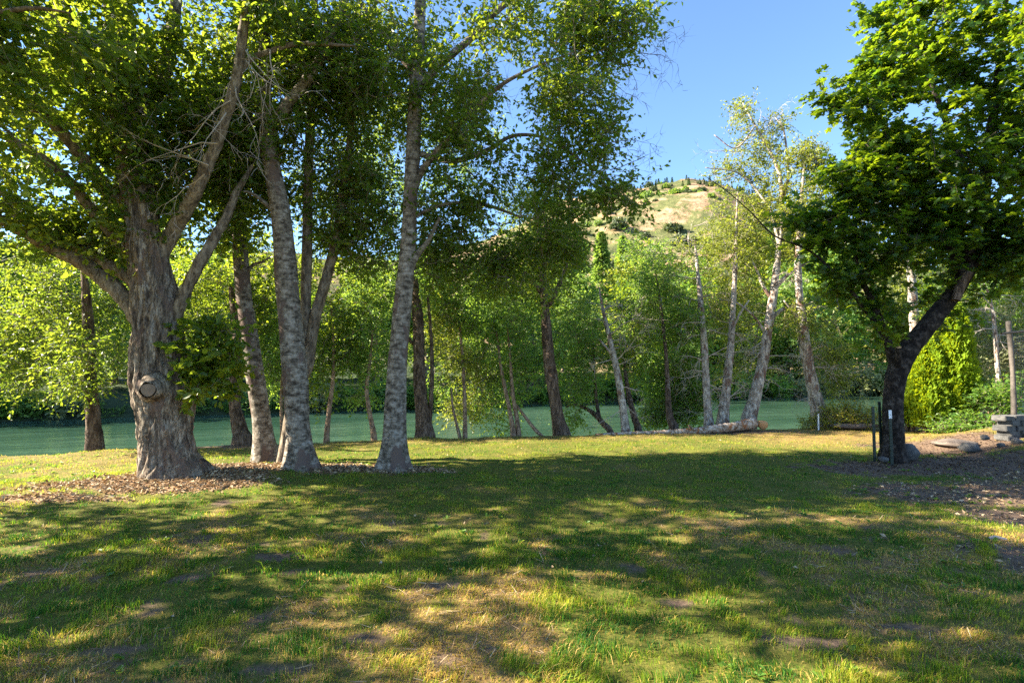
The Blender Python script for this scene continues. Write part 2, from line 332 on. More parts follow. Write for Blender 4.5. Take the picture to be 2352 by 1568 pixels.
DIRT = [((1020, 1345), .20, .10), ((635, 1282), .20, .10), ((250, 1500), .24, .08), ((640, 1545), .2, .06), ((1560, 1375), .14, .08), ((1960, 1290), .12, .08), ((510, 1155), .2, .15),
        ((2230, 1130), 1.7, .8), ((2330, 1075), 1.9, 1.5), ((2050, 1075), 1.4, .7), ((2380, 1190), .9, .5), ((2430, 1300), .6, .5), ((550, 1022), 1.6, .45), ((1650, 992), 2.2, .45), ((2170, 1030), 1.6, 1.0), ((840, 1475), .16, .05), ((1890, 1470), .16, .06), ((2080, 1440), .14, .05), ((100, 1310), .16, .08), ((430, 1330), .14, .08)]
LIT = [((300, 1122), 1.7, .45), ((430, 1108), 1.3, .7), ((620, 1082), 1.7, .5), ((850, 1086), 1.3, .4), ((130, 1150), 1.1, .2)]
def masks(x, y):
    p = np.stack([x, y], -1)
    dirt = np.zeros_like(x)
    for i, (c, rx, ry) in enumerate(DIRT): dirt = np.maximum(dirt, sstep(.0, .28, ell(x, y, G(*c), rx, ry, .45, 30 + i)))
    sp = sstep(.64, .72, .6 * fbm(p * 3.1, 4, 77) + .4 * fbm(p * 8, 3, 79)) * (1 - sstep(5., 7, y)); dirt = np.maximum(dirt, sp * .9)
    lit = np.zeros_like(x)
    for i, (c, rx, ry) in enumerate(LIT): lit = np.maximum(lit, sstep(.0, .35, ell(x, y, G(*c), rx, ry, .3, 60 + i)))
    near = 1 - sstep(4.5, 8., y)
    dry = sstep(.50, .70, .55 * fbm(p * 1.6, 4, 41) + .45 * fbm(p * 4.2, 3, 47) + .03 * near - .07 * (1 - near)) * (.5 + .5 * near)
    dry = np.maximum(dry, .55 * sstep(-5.0, -7, x) * sstep(.35, .6, fbm(p * 1.6, 4, 43)))
    dry = np.maximum(dry, .9 * sstep(9.5, 12.5, y + .0 * x) * sstep(4, 7, x))
    dry = np.maximum(dry, .55 * (1 - sstep(.4, 1.4, edge_y(x) - y)))
    return dry, dirt, lit
xs = np.concatenate([np.linspace(-120, -17, 26)[:-1], np.arange(-17, 17.01, .07), np.linspace(17, 120, 26)[1:]])
ys = np.concatenate([np.linspace(-60, 1.4, 18)[:-1], np.arange(1.4, 19.01, .07), np.linspace(19, 32, 6)[1:]])
X, Y = np.meshgrid(xs, ys); Z = gz(X, Y)
V = np.stack([X, Y, Z], -1).reshape(-1, 3); nx = len(xs); ny = len(ys)
i = np.arange(ny - 1)[:, None] * nx + np.arange(nx - 1)[None]
Q = np.stack([i, i + 1, i + nx + 1, i + nx], -1).reshape(-1, 4)
lawn = MB().add(V, None, Q).obj('lawn', ground_mat(), smooth=True); lawn['kind'] = 'structure'
dry, dirt, lit = masks(V[:, 0], V[:, 1])
for nme, v in (('dry', dry), ('dirt', dirt), ('litter', lit)):
    a = lawn.data.attributes.new(nme, 'FLOAT', 'POINT'); a.data.foreach_set('value', v.astype(np.float32))
# river and its bed reach far to both sides
mb = MB(); mb.add([(-900, -120, WZ), (900, -120, WZ), (900, 700, WZ), (-900, 700, WZ)], None, [(0, 1, 2, 3)])
riv = mb.obj('river', water_mat()); riv['kind'] = 'structure'
# far bank and hill: one terrain whose shore runs obliquely
def shore_y(x): return np.interp(x, [-400, -60, -34, -10, 10, 30, 55, 100, 500], [4, 22, 36, 47, 57, 66, 74, 90, 220])
SIL = np.array([(-1500, 560), (-600, 570), (0, 585), (500, 600), (800, 600), (1000, 590), (1150, 545), (1310, 478), (1400, 447), (1500, 436), (1600, 421), (1660, 428), (1730, 455), (1800, 500), (1900, 555), (2050, 600), (2352, 630), (3000, 660), (4200, 690)])
RID = 430.
def hill_z(a, t):
    """a = x/y, t = 0 at shore .. 1 at ridge .. 1.5 beyond"""
    top = 1.6 + RID * (850 - np.interp(a * F + 1176, SIL[:, 0], SIL[:, 1])) / F
    y = 0
    prof = np.where(t < .08, t / .08 * .015, .015 + .985 * sstep(.04, 1.08, t) ** .9)
    return top * prof * np.where(t > 1, 1 - (t - 1) ** 1.0 * .5, 1)
ta = np.concatenate([np.linspace(-8, -1.6, 20)[:-1], np.linspace(-1.6, 1.6, 300), np.linspace(1.6, 8, 20)[1:]])
tt = np.concatenate([np.linspace(-.02, .1, 24)[:-1], np.linspace(.1, 1.6, 150)])
A, TT = np.meshgrid(ta, tt)
y0 = np.full_like(A, 40.)
for _ in range(30): y0 = .5 * y0 + .5 * shore_y(A * y0)
RY = np.where(np.abs(A) > 1.6, RID * 1.6 / np.abs(A).clip(1.6), RID)
yy = y0 + (np.maximum(RY, y0 + 120) - y0) * TT; xx = A * yy
hz = hill_z(A, TT) * 1.0
pn = np.stack([xx, yy], -1)
hz = hz + (fbm(pn * .018, 5, 3) - .5) * 26 * sstep(.15, .6, TT) * (1 - .8 * sstep(.85, 1, TT)) + (fbm(pn * .09, 4, 8) - .5) * 3 * sstep(.0, .2, TT) + (fbm(pn * .5, 3, 4) - .5) * .8
hz = hz - 1.2 + sstep(-.01, .012, TT) * 1.0 - (TT < 0) * 2.5
nx = len(ta); i = np.arange(len(tt) - 1)[:, None] * nx + np.arange(nx - 1)[None]
Q = np.stack([i, i + 1, i + nx + 1, i + nx], -1).reshape(-1, 4)
top_green = sstep(.72, .88, TT + (fbm(pn * .02, 4, 12) - .5) * .25) * sstep(.12, .24, A) * (1 - sstep(.5, .62, A)) + (1 - sstep(.02, .14, TT)) * .9 + .6 * sstep(.05, -.2, A)
hill = MB().add(np.stack([xx, yy, hz], -1).reshape(-1, 3), None, Q, np.clip(top_green, 0, 1).ravel()).obj('hill', hill_mat(), smooth=True); hill['kind'] = 'structure'
def hill_at(px, t):
    a = (px - 1176) / F; ia = int(np.argmin(np.abs(ta - a))); it = int(np.argmin(np.abs(tt - t)))
    return np.array([xx[it, ia], yy[it, ia], hz[it, ia]])

# ------------------------------------------------------------------ grass blades, litter, chips (uncountable)
def blades():
    mb = MB()
    for (ya, yb, dens, h, w, seg) in ((1.7, 3.4, 8500, .056, .0042, 2), (3.4, 5.2, 5600, .052, .0054, 2), (5.2, 8, 2800, .046, .0078, 1), (8, 16.5, 1150, .040, .0115, 1)):
        xm = 1.08 * yb + 1.6; n = int((yb - ya) * 2 * xm * dens)
        x = rng.uniform(-xm, xm, n); y = rng.uniform(ya, yb, n)
        k = (np.abs(x) < 1.08 * y + 1.5) & (y < edge_y(x) + .15) & (x < 15); x = x[k]; y = y[k]
        dry, dirt, lit = masks(x, y); p = np.stack([x, y], -1)
        cl = fbm(p * 7, 3, 88); clump = sstep(.40, .62, cl)
        keep = rng.random(len(x)) < (1 - dirt * .97) * (1 - lit * .93) * (.34 + .66 * np.maximum(clump, dry * .75)) * (1 - .12 * dry)
        x = x[keep]; y = y[keep]; dry = dry[keep]; clump = clump[keep]; cl2 = fbm(p[keep] * 2.2, 3, 99); n = len(x)
        z = gz(x, y)
        hh = h * .84 * rng.uniform(.45, 1.35, n) * (.7 + .55 * clump) * (1 - .25 * dry) * (.75 + .6 * cl2)
        tall = rng.random(n) < .004; hh = np.where(tall, hh * 1.8, hh)
        isdry = rng.random(n) < (.11 + .55 * dry)
        lean = np.where(isdry, rng.uniform(.5, 2.0, n), rng.uniform(.15, .9, n)); az = rng.uniform(0, 6.283, n) 
        gust = (fbm(p[keep] * 1.4, 2, 55) - .5) * 9; az = np.where(rng.random(n) < .5, gust, az)
        ld = np.stack([np.cos(az), np.sin(az), np.zeros(n)], -1); fa = rng.uniform(0, 6.283, n); sd = np.stack([np.cos(fa), np.sin(fa), np.zeros(n)], -1)
        ww = w * rng.uniform(.6, 1.3, n)
        tint = np.where(isdry, rng.uniform(.6, 1, n), np.clip(rng.normal(.27, .15, n) + (cl2 - .5) * 1.0 + dry * .12 + np.where(p[keep][:, 0] < -5, .08, 0), 0, .55))
        b = np.stack([x, y, z - .006], -1); up = UP * hh[:, None]
        if seg == 2:
            m = b + up * .55 + ld * (hh * lean * .25)[:, None]; t = b + up * (1 - .25 * np.minimum(lean, 1.6))[:, None] + ld * (hh * lean * .75)[:, None]
            VV = np.stack([b - sd * ww[:, None] / 2, b + sd * ww[:, None] / 2, m + sd * ww[:, None] * .4, m - sd * ww[:, None] * .4, t], 1).reshape(-1, 3)
            o = (np.arange(n) * 5)[:, None]; mb.add(VV, np.concatenate([o + 3, o + 2, o + 4], 1), np.concatenate([o, o + 1, o + 2, o + 3], 1), np.repeat(tint, 5))
        else:
            t = b + up * (1 - .25 * np.minimum(lean, 1.6))[:, None] + ld * (hh * lean * .6)[:, None]
            VV = np.stack([b - sd * ww[:, None] / 2, b + sd * ww[:, None] / 2, t], 1).reshape(-1, 3)
            o = (np.arange(n) * 3)[:, None]; mb.add(VV, np.concatenate([o, o + 1, o + 2], 1), None, np.repeat(tint, 3))
    o = mb.obj('grass', M['blade']); o['kind'] = 'stuff'; return o
def scatter(name, m, n, box, fn, size, tmpl, up=.6, lift=.012, seed=1):
    r = np.random.default_rng(seed); x = r.uniform(box[0], box[1], n); y = r.uniform(box[2], box[3], n)
    k = r.random(n) < fn(x, y); x = x[k]; y = y[k]; n = len(x); z = gz(x, y) + r.uniform(.002, lift, n)
    mb = MB(); d = r.normal(size=(n, 3)) * np.array([1, 1, .25]); nr = UP * up + r.normal(size=(n, 3)) * .35
    leaves(mb, np.stack([x, y, z], -1), d, nr, r.uniform(*size, n), tmpl, r.random(n)); o = mb.obj(name, m); o['kind'] = 'stuff'; return o
blades()
scatter('leaf_litter', M['litter'], 60000, (-9, 1, 5.6, 9.6), lambda x, y: masks(x, y)[2] * .9, (.03, .075), LEAF, .5, .03, 3)
scatter('bark_mulch', M['chips'], 34000, (4.2, 13.5, 5.2, 13), lambda x, y: masks(x, y)[1] * (.2 + .8 * sstep(7.2, 8.6, y)), (.012, .05), LEAF, .6, .02, 4)
scatter('dry_leaves', M['litter'], 7000, (-14, 14, 2, 14), lambda x, y: .10 + .25 * (fbm(np.stack([x, y], -1) * 1.2, 3, 15) > .55), (.02, .05), LEAF, .5, .03, 5)
scatter('straw_debris', M['litter'], 9000, (3.5, 9, 3.5, 8), lambda x, y: masks(x, y)[1] * .6, (.03, .07), LEAF, .5, .02, 8)
scatter('straw', M['litter'], 26000, (-6, 7, 2, 6), lambda x, y: masks(x, y)[0] * .6, (.04, .09), (np.array([[0, .03, 0], [1, .02, .12], [1, -.02, .12], [0, -.03, 0]]), np.array([[0, 3, 2], [0, 2, 1]])), .8, .012, 6)

def weeds():
    r = np.random.default_rng(44); n = 1500; x = r.uniform(-9, 9, n); y = 2 + 8 * r.random(n) ** 1.3; k = (fbm(np.stack([x, y], -1) * .9, 3, 19) > .5) & (np.abs(x) < 1.1 * y + 1) & (masks(x, y)[2] < .3); x = x[k]; y = y[k]; n = len(x)
    c = np.repeat(np.stack([x, y, gz(x, y) + .012], -1), 7, 0) + r.normal(size=(n * 7, 3)) * np.array([.012, .012, .004]); a = r.uniform(0, 6.283, n * 7); mb = MB()
    leaves(mb, c, np.stack([np.cos(a), np.sin(a), r.uniform(.15, .7, n * 7)], -1), UP + r.normal(size=(n * 7, 3)) * .2, r.uniform(.02, .055, n * 7), OVAL, r.random(n * 7)); o = mb.obj('weeds', M['leaf_fresh']); o['kind'] = 'stuff'
weeds()
# ------------------------------------------------------------------ trees
def path(pts, d):
    out = []
    for q in pts:
        dd = q[3] if len(q) > 3 else d; p = W(q[0], q[1], dd); out.append([*p, q[2] / 2 / F * dd])
    return np.array(out)
def blobw(bl, d):
    out = []
    for b in bl:
        cx, cy, rx, ry, n = b[:5]; dd = b[5] if len(b) > 5 else d; rd = b[6] if len(b) > 6 else .5 * (rx + ry) / F * dd
        out.append((W(cx, cy, dd), np.array([rx / F * dd, rd, ry / F * dd]), n))
    return out
def rough_bark(amp, fx, fz, seed, flare=0., z0=0., lobes=5):
    lof = .40 if amp > .8 else .22
    def f(V, th, rad):
        n = vn(V * np.array([fx, fx, fz]), seed); n2 = vn(V * np.array([fx, fx, fz]) * 2.3, seed + 1)
        e = (1 - np.abs(2 * n - 1)) * .65 + (1 - np.abs(2 * n2 - 1)) * .35
        lo = vn(V * np.array([2.2, 2.2, 1.3]), seed + 5) - .5
        o = amp * (e - .6) * np.minimum(1, .12 / rad) + lo * lof
        if flare:
            h = np.clip(1 - (V[..., 2] - z0) / .75, 0, 1); o = o + flare * h ** 2.2 * (.45 + .75 * (np.cos(th * lobes + seed + 1.5 * np.sin(th * 2)) * .5 + .5))
        return o
    return f
LEAVES = {}
def tree(name, label, cat, d, trunk, limbs=(), blobs=(), bark='bark_brown', limb_bark=None, leaf='leaf_dark', twig='twig', group=None, n=14, amp=.3, fx=14, fz=4,
         flare=.35, lobes=5, step=.06, seed=1, sink=.35, dead=(), parts=None, lp=None, nodes_from=.35, limb_n=10, label_crown=None):
    P = path(trunk, d); base = P[0, :3].copy(); low = P[0].copy(); low[2] -= sink
    root = thing(name, base, label, cat, group)
    mb = MB(); p = tube(mb, np.concatenate([[low], P]), n, step, rough_bark(amp, fx, fz, seed, flare, base[2], lobes))
    mb.obj('trunk', M[bark], root, smooth=True)
    nodes = [q for q in p[int(len(p) * nodes_from)::max(1, int(.15 / step))]]
    for k, l in enumerate(limbs):
        mb = MB(); p = tube(mb, path(l, d), limb_n, step * 1.3, rough_bark(amp * .6, fx, fz, seed + k)); mb.obj('limb', M[limb_bark or bark], root, smooth=True)
        nodes += [q for q in p[int(len(p) * .3)::max(1, int(.15 / step / 1.3))]]
    tw = MB(); lf = MB(); lp = dict(lp or {}); lp.setdefault('seed', seed * 13 + 1)
    if blobs: foliage(blobw(blobs, d), nodes, lf, tw, **lp)
    rr = np.random.default_rng(seed + 900)
    for (px, py, dx, dz, L, r0, lev, kids, dr) in dead:
        dm = MB(); bare(dm, W(px, py, d + (1.3 * max(0, min(1, (trunk[0][1] - py) / (trunk[0][1] - trunk[-1][1]))) ** 1.2 if 22 <= seed <= 36 else 0)), (dx, rr.uniform(-.35, .35), dz), L * 1.15, r0 * 1.5, lev, rr, dr, kids + 1); dm.obj('dead_branch', M['twig_dead'], root)
    if tw.n: tw.obj('twigs', M[twig], root)
    if lf.n:
        c = lf.obj('crown', M[leaf], root)
    return root

# --- the old tree on the left
t1 = tree('old_shade_tree', 'massive old tree with thick furrowed trunk, burls and a round sawn limb scar', 'tree', 7.6,
     [(398, 1098, 110), (388, 1050, 103), (383, 1000, 101), (382, 940, 108), (380, 890, 112), (367, 830, 94), (360, 760, 90), (356, 700, 88), (345, 640, 79), (338, 580, 79), (332, 520, 70), (322, 450, 70), (312, 380, 66), (302, 300, 62), (292, 230, 60), (283, 110, 54), (272, 0, 48), (262, -120, 38), (255, -260, 24), (250, -380, 8)],
     [[(355, 770, 44), (325, 735, 40), (295, 695, 36), (250, 650, 33), (190, 605, 30), (110, 565, 27, 7.4), (40, 525, 24, 7.2), (-60, 470, 20, 6.9), (-180, 400, 12, 6.6)],
      [(325, 665, 30), (295, 636, 27), (252, 611, 25), (216, 586, 23, 7.8), (140, 550, 20, 8), (72, 515, 18, 8.1), (0, 470, 15, 8.2), (-90, 410, 10, 8.4)],
      [(318, 595, 30), (281, 558, 26), (230, 504, 24), (191, 457, 22, 7.4), (158, 414, 20, 7.3), (108, 371, 18, 7.1), (54, 335, 16, 7), (-20, 300, 13, 6.9), (-120, 250, 8, 6.8)],
      [(318, 510, 34), (290, 475, 32), (252, 443, 30), (201, 378, 27, 7.3), (144, 306, 25, 7), (90, 259, 23, 6.8), (36, 216, 21, 6.6), (-30, 160, 17, 6.4), (-120, 90, 10, 6.2)],
      [(385, 745, 32), (410, 708, 29), (430, 660, 26), (455, 610, 24), (490, 550, 22, 7.7), (520, 500, 20, 7.8), (545, 440, 15, 7.9), (580, 380, 8, 8)],
      [(352, 610, 38), (390, 545, 32), (440, 460, 28, 7.4), (461, 414, 26, 7.3), (493, 342, 24, 7.2), (518, 270, 22, 7.1), (540, 198, 21, 7), (554, 108, 20, 6.9), (565, 0, 17, 6.8), (570, -120, 9, 6.7)],
      [(312, 350, 34), (338, 252, 34, 7.8), (378, 162, 30, 8), (396, 72, 26, 8.1), (410, -40, 19, 8.2), (420, -150, 9, 8.3)],
      [(302, 330, 32), (252, 234, 27, 7.3), (201, 155, 23, 7), (173, 90, 20, 6.8), (151, 18, 18, 6.6), (120, -80, 10, 6.4)],
      [(543, 185, 14, 7), (570, 140, 14, 7.1), (636, 112, 12, 7.2), (689, 101, 10, 7.3), (757, 103, 8, 7.3), (815, 106, 4, 7.4)]],
     [(140, 130, 250, 200, 150, 7.0, 1.8), (420, 180, 190, 220, 165, 7.8, 1.6), (300, 430, 250, 130, 130, 8.2, 1.4), (60, 440, 150, 140, 80, 7.4, 1.3), (520, 360, 110, 180, 100, 8.2, 1.2),
      (330, -260, 450, 230, 120, 7.6, 2.4), (640, 50, 130, 110, 80, 7.6, 1.2), (-150, 250, 170, 280, 90, 7, 1.5), (-480, 150, 260, 330, 110, 6.9, 1.3), (250, 560, 200, 60, 50, 8.0, 1), (470, 540, 80, 70, 36, 8.2, .7)],
     'bark_old', 'bark_limb', 'leaf_dark', n=150, amp=.85, fx=13, fz=3.2, flare=.42, lobes=5, step=.03, seed=3, limb_n=14, lp=dict(size=.10, shoots=6, nl=8, slen=.45, gap=.44, tmpl=OVAL))
r1 = np.random.default_rng(5)
# its burl with the sawn face, stubs, hanging dead twigs and the leafy sprouts
def stub(parent, a, b, r0, r1_, m_side, m_face, name, ns=22, disp=.2):
    a = np.array(a); b = np.array(b); mb = MB(); t = (b - a) / np.linalg.norm(b - a)
    tube(mb, np.array([[*a, r0], [*(a + (b - a) * .6), (r0 + r1_) * .5], [*b, r1_]]), ns, .02, rough_bark(disp, 18, 8, 4), cap=False); s = mb.obj(name, m_side, parent, smooth=True)
    mb = MB(); u = nrm(np.cross(t, UP)); v = np.cross(u, t); th = np.linspace(0, 2 * math.pi, 25)[:-1]
    rim = b + t * .001 + (u[None] * np.cos(th)[:, None] + v[None] * np.sin(th)[:, None]) * (r1_ * .93) * (1 + .06 * np.sin(3 * th))[:, None]
    mb.add(np.concatenate([rim, [b + t * .004]]), [(i, (i + 1) % 24, 24) for i in range(24)]); mb.add(np.concatenate([rim, rim - t * .03]), None, [(i, (i + 1) % 24, 24 + (i + 1) % 24, 24 + i) for i in range(24)])
    f = MB(); f.V, f.T, f.Q, f.A, f.n = mb.V, mb.T, mb.Q, mb.A, mb.n
    o = f.obj('sawn_face', m_face, s, origin=parent.location); return s
stub(t1, W(365, 890, 7.5), W(340, 895, 7.10), .27, .095, M['bark_old'], M['cut_wood'], 'limb_scar', disp=.35)
stub(t1, W(345, 850, 7.5), W(308, 842, 7.35), .09, .045, M['bark_old'], M['cut_wood'], 'cut_stub')
stub(t1, W(345, 815, 7.5), W(306, 806, 7.45), .09, .05, M['bark_old'], M['cut_wood'], 'cut_stub')
stub(t1, W(352, 1000, 7.4), W(325, 925, 7.35), .12, .06, M['bark_old'], M['bark_old'], 'burl', disp=.5)
mb = MB(); tw = MB()
foliage(blobw([(490, 830, 60, 75, 17, 7.65, .3), (535, 800, 55, 60, 11, 7.6, .3), (468, 760, 40, 50, 6, 7.6, .3), (468, 900, 34, 20, 4, 7.45, .2)], 7.3), [W(430, 880, 7.5), W(420, 820, 7.5), W(415, 760, 7.5)], mb, tw, size=.125, shoots=5, nl=8, slen=.32, tmpl=OVAL, gap=.2, seed=5)
mb.obj('leafy_sprouts', M['leaf_alder'], t1); tw.obj('sprout_stems', M['twig'], t1)
mb = MB()
for (px, py, dx, dz, L) in [(545, 160, -.3, -.9, 1.1), (555, 100, .5, -.8, 1.2), (530, 230, -.6, -.5, 1.2), (500, 330, -.8, -.1, 1.1), (480, 380, -.9, .1, 1.2), (520, 260, -.5, -.9, .9), (565, 140, .5, -.9, 1.4), (620, 115, .2, -.9, .9), (150, 80, -.5, .3, 1.0), (90, 250, -.3, -.6, .7), (540, 200, .3, -1, 1.0), (470, 400, -1, -.3, .9)]:
    mb = MB(); bare(mb, W(px, py, 6.95), (dx, r1.uniform(-.3, .3), dz), L, .011, 2, r1, .06, 4); mb.obj('dead_branch', M['twig_dead'], t1)

alder = dict(bark='bark_alder', leaf='leaf_alder', n=56, amp=.10, fx=10, fz=5, step=.04, flare=.5, limb_n=12)
AL = dict(size=.088, shoots=6, nl=8, slen=.42, gap=.43)
tree('alder_tree', 'tall grey trunk with blotchy white base, foremost of the close cluster', 'tree', 8.1,
     [(693, 1084, 58), (690, 1040, 56), (684, 960, 54), (676, 860, 53), (668, 760, 51), (660, 660, 48), (653, 570, 46), (645, 490, 44), (632, 420, 40), (618, 340, 34), (610, 240, 30), (608, 100, 26), (610, -60, 20), (615, -250, 9)],
     [[(618, 365, 30), (607, 335, 28), (622, 299, 28), (665, 234, 26, 7.9), (708, 180, 24, 7.8), (759, 94, 22, 7.7), (790, 10, 18, 7.6), (810, -90, 9, 7.5)],
      [(632, 485, 12), (610, 468, 10), (588, 450, 8), (566, 440, 6), (545, 445, 3)]],
     [(640, 190, 130, 190, 130, 8.3, 1.5), (730, 400, 110, 150, 90, 8.7, 1.2), (680, -200, 260, 190, 70, 8.3, 2), (590, 420, 70, 110, 40, 8.6, 1), (780, 130, 100, 130, 80, 8.0, 1.2)], seed=7, lp=AL, **alder)
tree('alder_tree', 'slim grey trunk leaning left between the old tree and the blotchy trunk', 'tree', 9.2,
     [(613, 1062, 44), (605, 1000, 42), (596, 930, 40), (583, 840, 37), (570, 750, 35), (560, 670, 33), (553, 590, 31), (548, 500, 28), (545, 400, 24), (545, 280, 18), (548, 120, 12), (550, -20, 6)],
     [[(555, 640, 10), (580, 610, 8), (605, 600, 6), (620, 590, 4)]],
     [(535, 430, 100, 120, 90, 9.4, 1.2), (560, 220, 110, 170, 110, 9.6, 1.2), (550, 560, 60, 50, 22, 9.4, .7), (540, -60, 120, 140, 60, 9.4, 1.2), (640, -210, 260, 150, 50, 11, 1.4)], seed=8, lp=AL, **alder)
tree('alder_tree', 'forked dark trunk half hidden behind the blotchy grey trunk, leaning right above', 'tree', 8.8,
     [(655, 1066, 26), (660, 1000, 26), (672, 930, 27), (690, 870, 28), (706, 840, 27), (715, 780, 25), (726, 720, 25), (738, 680, 24), (760, 600, 22), (780, 500, 20), (795, 400, 16), (810, 250, 12), (825, 60, 8), (830, -80, 4)],
     [[(690, 870, 20), (700, 760, 22), (703, 650, 24), (706, 540, 24), (708, 420, 22), (712, 300, 20), (719, 180, 18), (724, 20, 12), (728, -100, 6)]],
     [(800, 430, 100, 140, 110, 9.1, 1.2), (840, 180, 120, 170, 120, 9.1, 1.4), (740, 560, 80, 60, 30, 9.2, .8), (800, 580, 90, 60, 40, 9.3, .8), (760, 250, 80, 100, 50, 9.2, 1), (800, -80, 150, 120, 70, 9, 1.3), (960, -200, 260, 150, 55, 11.3, 1.5)], seed=9, lp=AL, **{**alder, 'bark': 'bark_limb'})
tree('birch_like_tree', 'tall pale trunk with peeling dark scars, standing alone, crown against the sky', 'tree', 8.2,
     [(903, 1080, 58), (905, 1030, 54), (907, 960, 50), (910, 890, 45), (914, 820, 42), (921, 740, 41), (928, 670, 40), (936, 590, 37), (940, 520, 34), (943, 450, 33), (947, 380, 34), (950, 300, 32), (955, 200, 31), (962, 100, 28), (966, 0, 26), (970, -120, 20), (975, -280, 10)],
     [[(940, 620, 20), (955, 590, 17), (970, 570, 14), (985, 550, 11), (1010, 500, 7)],
      [(948, 440, 22), (965, 400, 18), (990, 365, 16, 8.1), (1030, 318, 15, 8), (1068, 275, 14, 7.9), (1100, 240, 12, 7.8), (1160, 190, 9, 7.7), (1240, 150, 6, 7.6), (1320, 120, 4, 7.6)],
      [(962, 200, 20), (1010, 150, 17, 8.1), (1085, 85, 17, 8), (1125, 40, 16, 7.9), (1170, 0, 14, 7.8), (1230, -60, 9, 7.7)],
      [(950, 350, 14, 8.3), (1040, 370, 12, 8.4), (1120, 345, 11, 8.5), (1180, 312, 9, 8.4), (1260, 320, 7, 8.2), (1350, 380, 5, 8), (1440, 440, 3, 7.9)],
      [(955, 170, 14), (900, 110, 12, 8.3), (850, 40, 9, 8.4), (800, -40, 5, 8.5)],
      [(945, 500, 10, 8.3), (1020, 470, 9, 8.4), (1110, 470, 8, 8.5), (1200, 500, 5, 8.6)]],
     [(980, 140, 190, 180, 160, 8.3, 1.6), (1180, 130, 180, 160, 230, 8, 1.4), (1110, 190, 90, 80, 60, 8.6, .8), (1350, 70, 110, 90, 95, 7.9, 1), (1450, 50, 45, 45, 18, 7.9, .5), (1130, 370, 170, 110, 130, 8.4, 1.3), (1330, 270, 90, 80, 60, 8, .8), (1390, 330, 60, 50, 18, 7.9, .5),
      (1420, 450, 70, 32, 22, 7.8, .35), (1370, 410, 50, 40, 10, 7.9, .4), (1170, 520, 130, 90, 80, 8.6, 1), (1270, 400, 60, 60, 24, 8.2, .6), (1040, 510, 100, 90, 55, 8.7, 1), (1050, -240, 400, 200, 90, 8.2, 2.2), (860, 500, 90, 120, 60, 8.8, 1), (1220, 600, 110, 90, 60, 9.2, .8), (1020, 610, 75, 60, 36, 9, .6), (1130, 620, 80, 70, 36, 9.2, .6), (1290, 520, 60, 90, 34, 9.0, .6), (1060, -260, 300, 150, 45, 10.5, 1.4)], seed=12, lp=AL, **alder)
tb = bpy.data.objects['birch_like_tree']; mb = MB()
for (px, py, dx, dz, L) in [(1440, 75, 1, -.2, .9), (1450, 110, .9, -.5, .8), (1400, 140, .6, -.7, .8), (1430, 120, .3, -.8, .7), (1380, 160, .5, -.6, .7), (1440, 30, .8, .2, .6), (1390, 330, 1, .25, .75), (1400, 390, 1, -.1, .75), (1380, 200, .7, -.5, .6), (1340, 300, .8, .4, .6), (1300, 400, .3, -.9, .6), (1110, 90, .2, -.8, 1.2), (1060, 380, .6, -.6, .8)]:
    mb = MB(); bare(mb, W(px, py, 7.9), (dx, r1.uniform(-.25, .25), dz), L, .009, 2, r1, .03, 5); mb.obj('dead_branch', M['twig_dark'], tb)

tree('shade_tree', 'near tree whose leafy boughs hang into the upper left corner, trunk unseen', 'tree', 4.4,
     [(-700, 1270, 100), (-695, 1000, 90), (-680, 700, 80), (-660, 350, 64), (-640, 0, 44), (-620, -400, 20), (-610, -600, 8)],
     [[(-685, 520, 44), (-500, 300, 34), (-300, 150, 26), (-100, 60, 18), (60, 20, 10), (160, 30, 4)], [(-665, 400, 40), (-500, 50, 30), (-300, -150, 20), (-100, -250, 8)]],
     [(40, 60, 170, 110, 34, 4.8, .6), (-60, 250, 110, 90, 14, 4.6, .6), (-200, -150, 300, 260, 90, 4.4, 1.3), (-600, -300, 350, 300, 60, 4.4, 2.2), (-300, -500, 450, 260, 75, 4.4, 2.3), (200, -380, 300, 200, 40, 4.6, 1.6), (-900, 100, 250, 300, 60, 4.4, 1.8), (-1100, 270, 330, 280, 70, 5.2, 1.5), (-1750, 120, 480, 380, 80, 3.7, 1.0), (-500, -900, 600, 300, 60, 4.0, 2.0), (-700, -500, 500, 400, 50, 2.8, .9), (-2300, 40, 750, 450, 46, 2.7, .55), (-2100, -150, 700, 350, 30, 3.2, .5)],
     'bark_limb', None, 'leaf_dark', n=24, amp=.3, fx=12, fz=3, step=.12, seed=16, lp=dict(size=.10, shoots=6, nl=8, slen=.42, gap=.42, tmpl=OVAL))

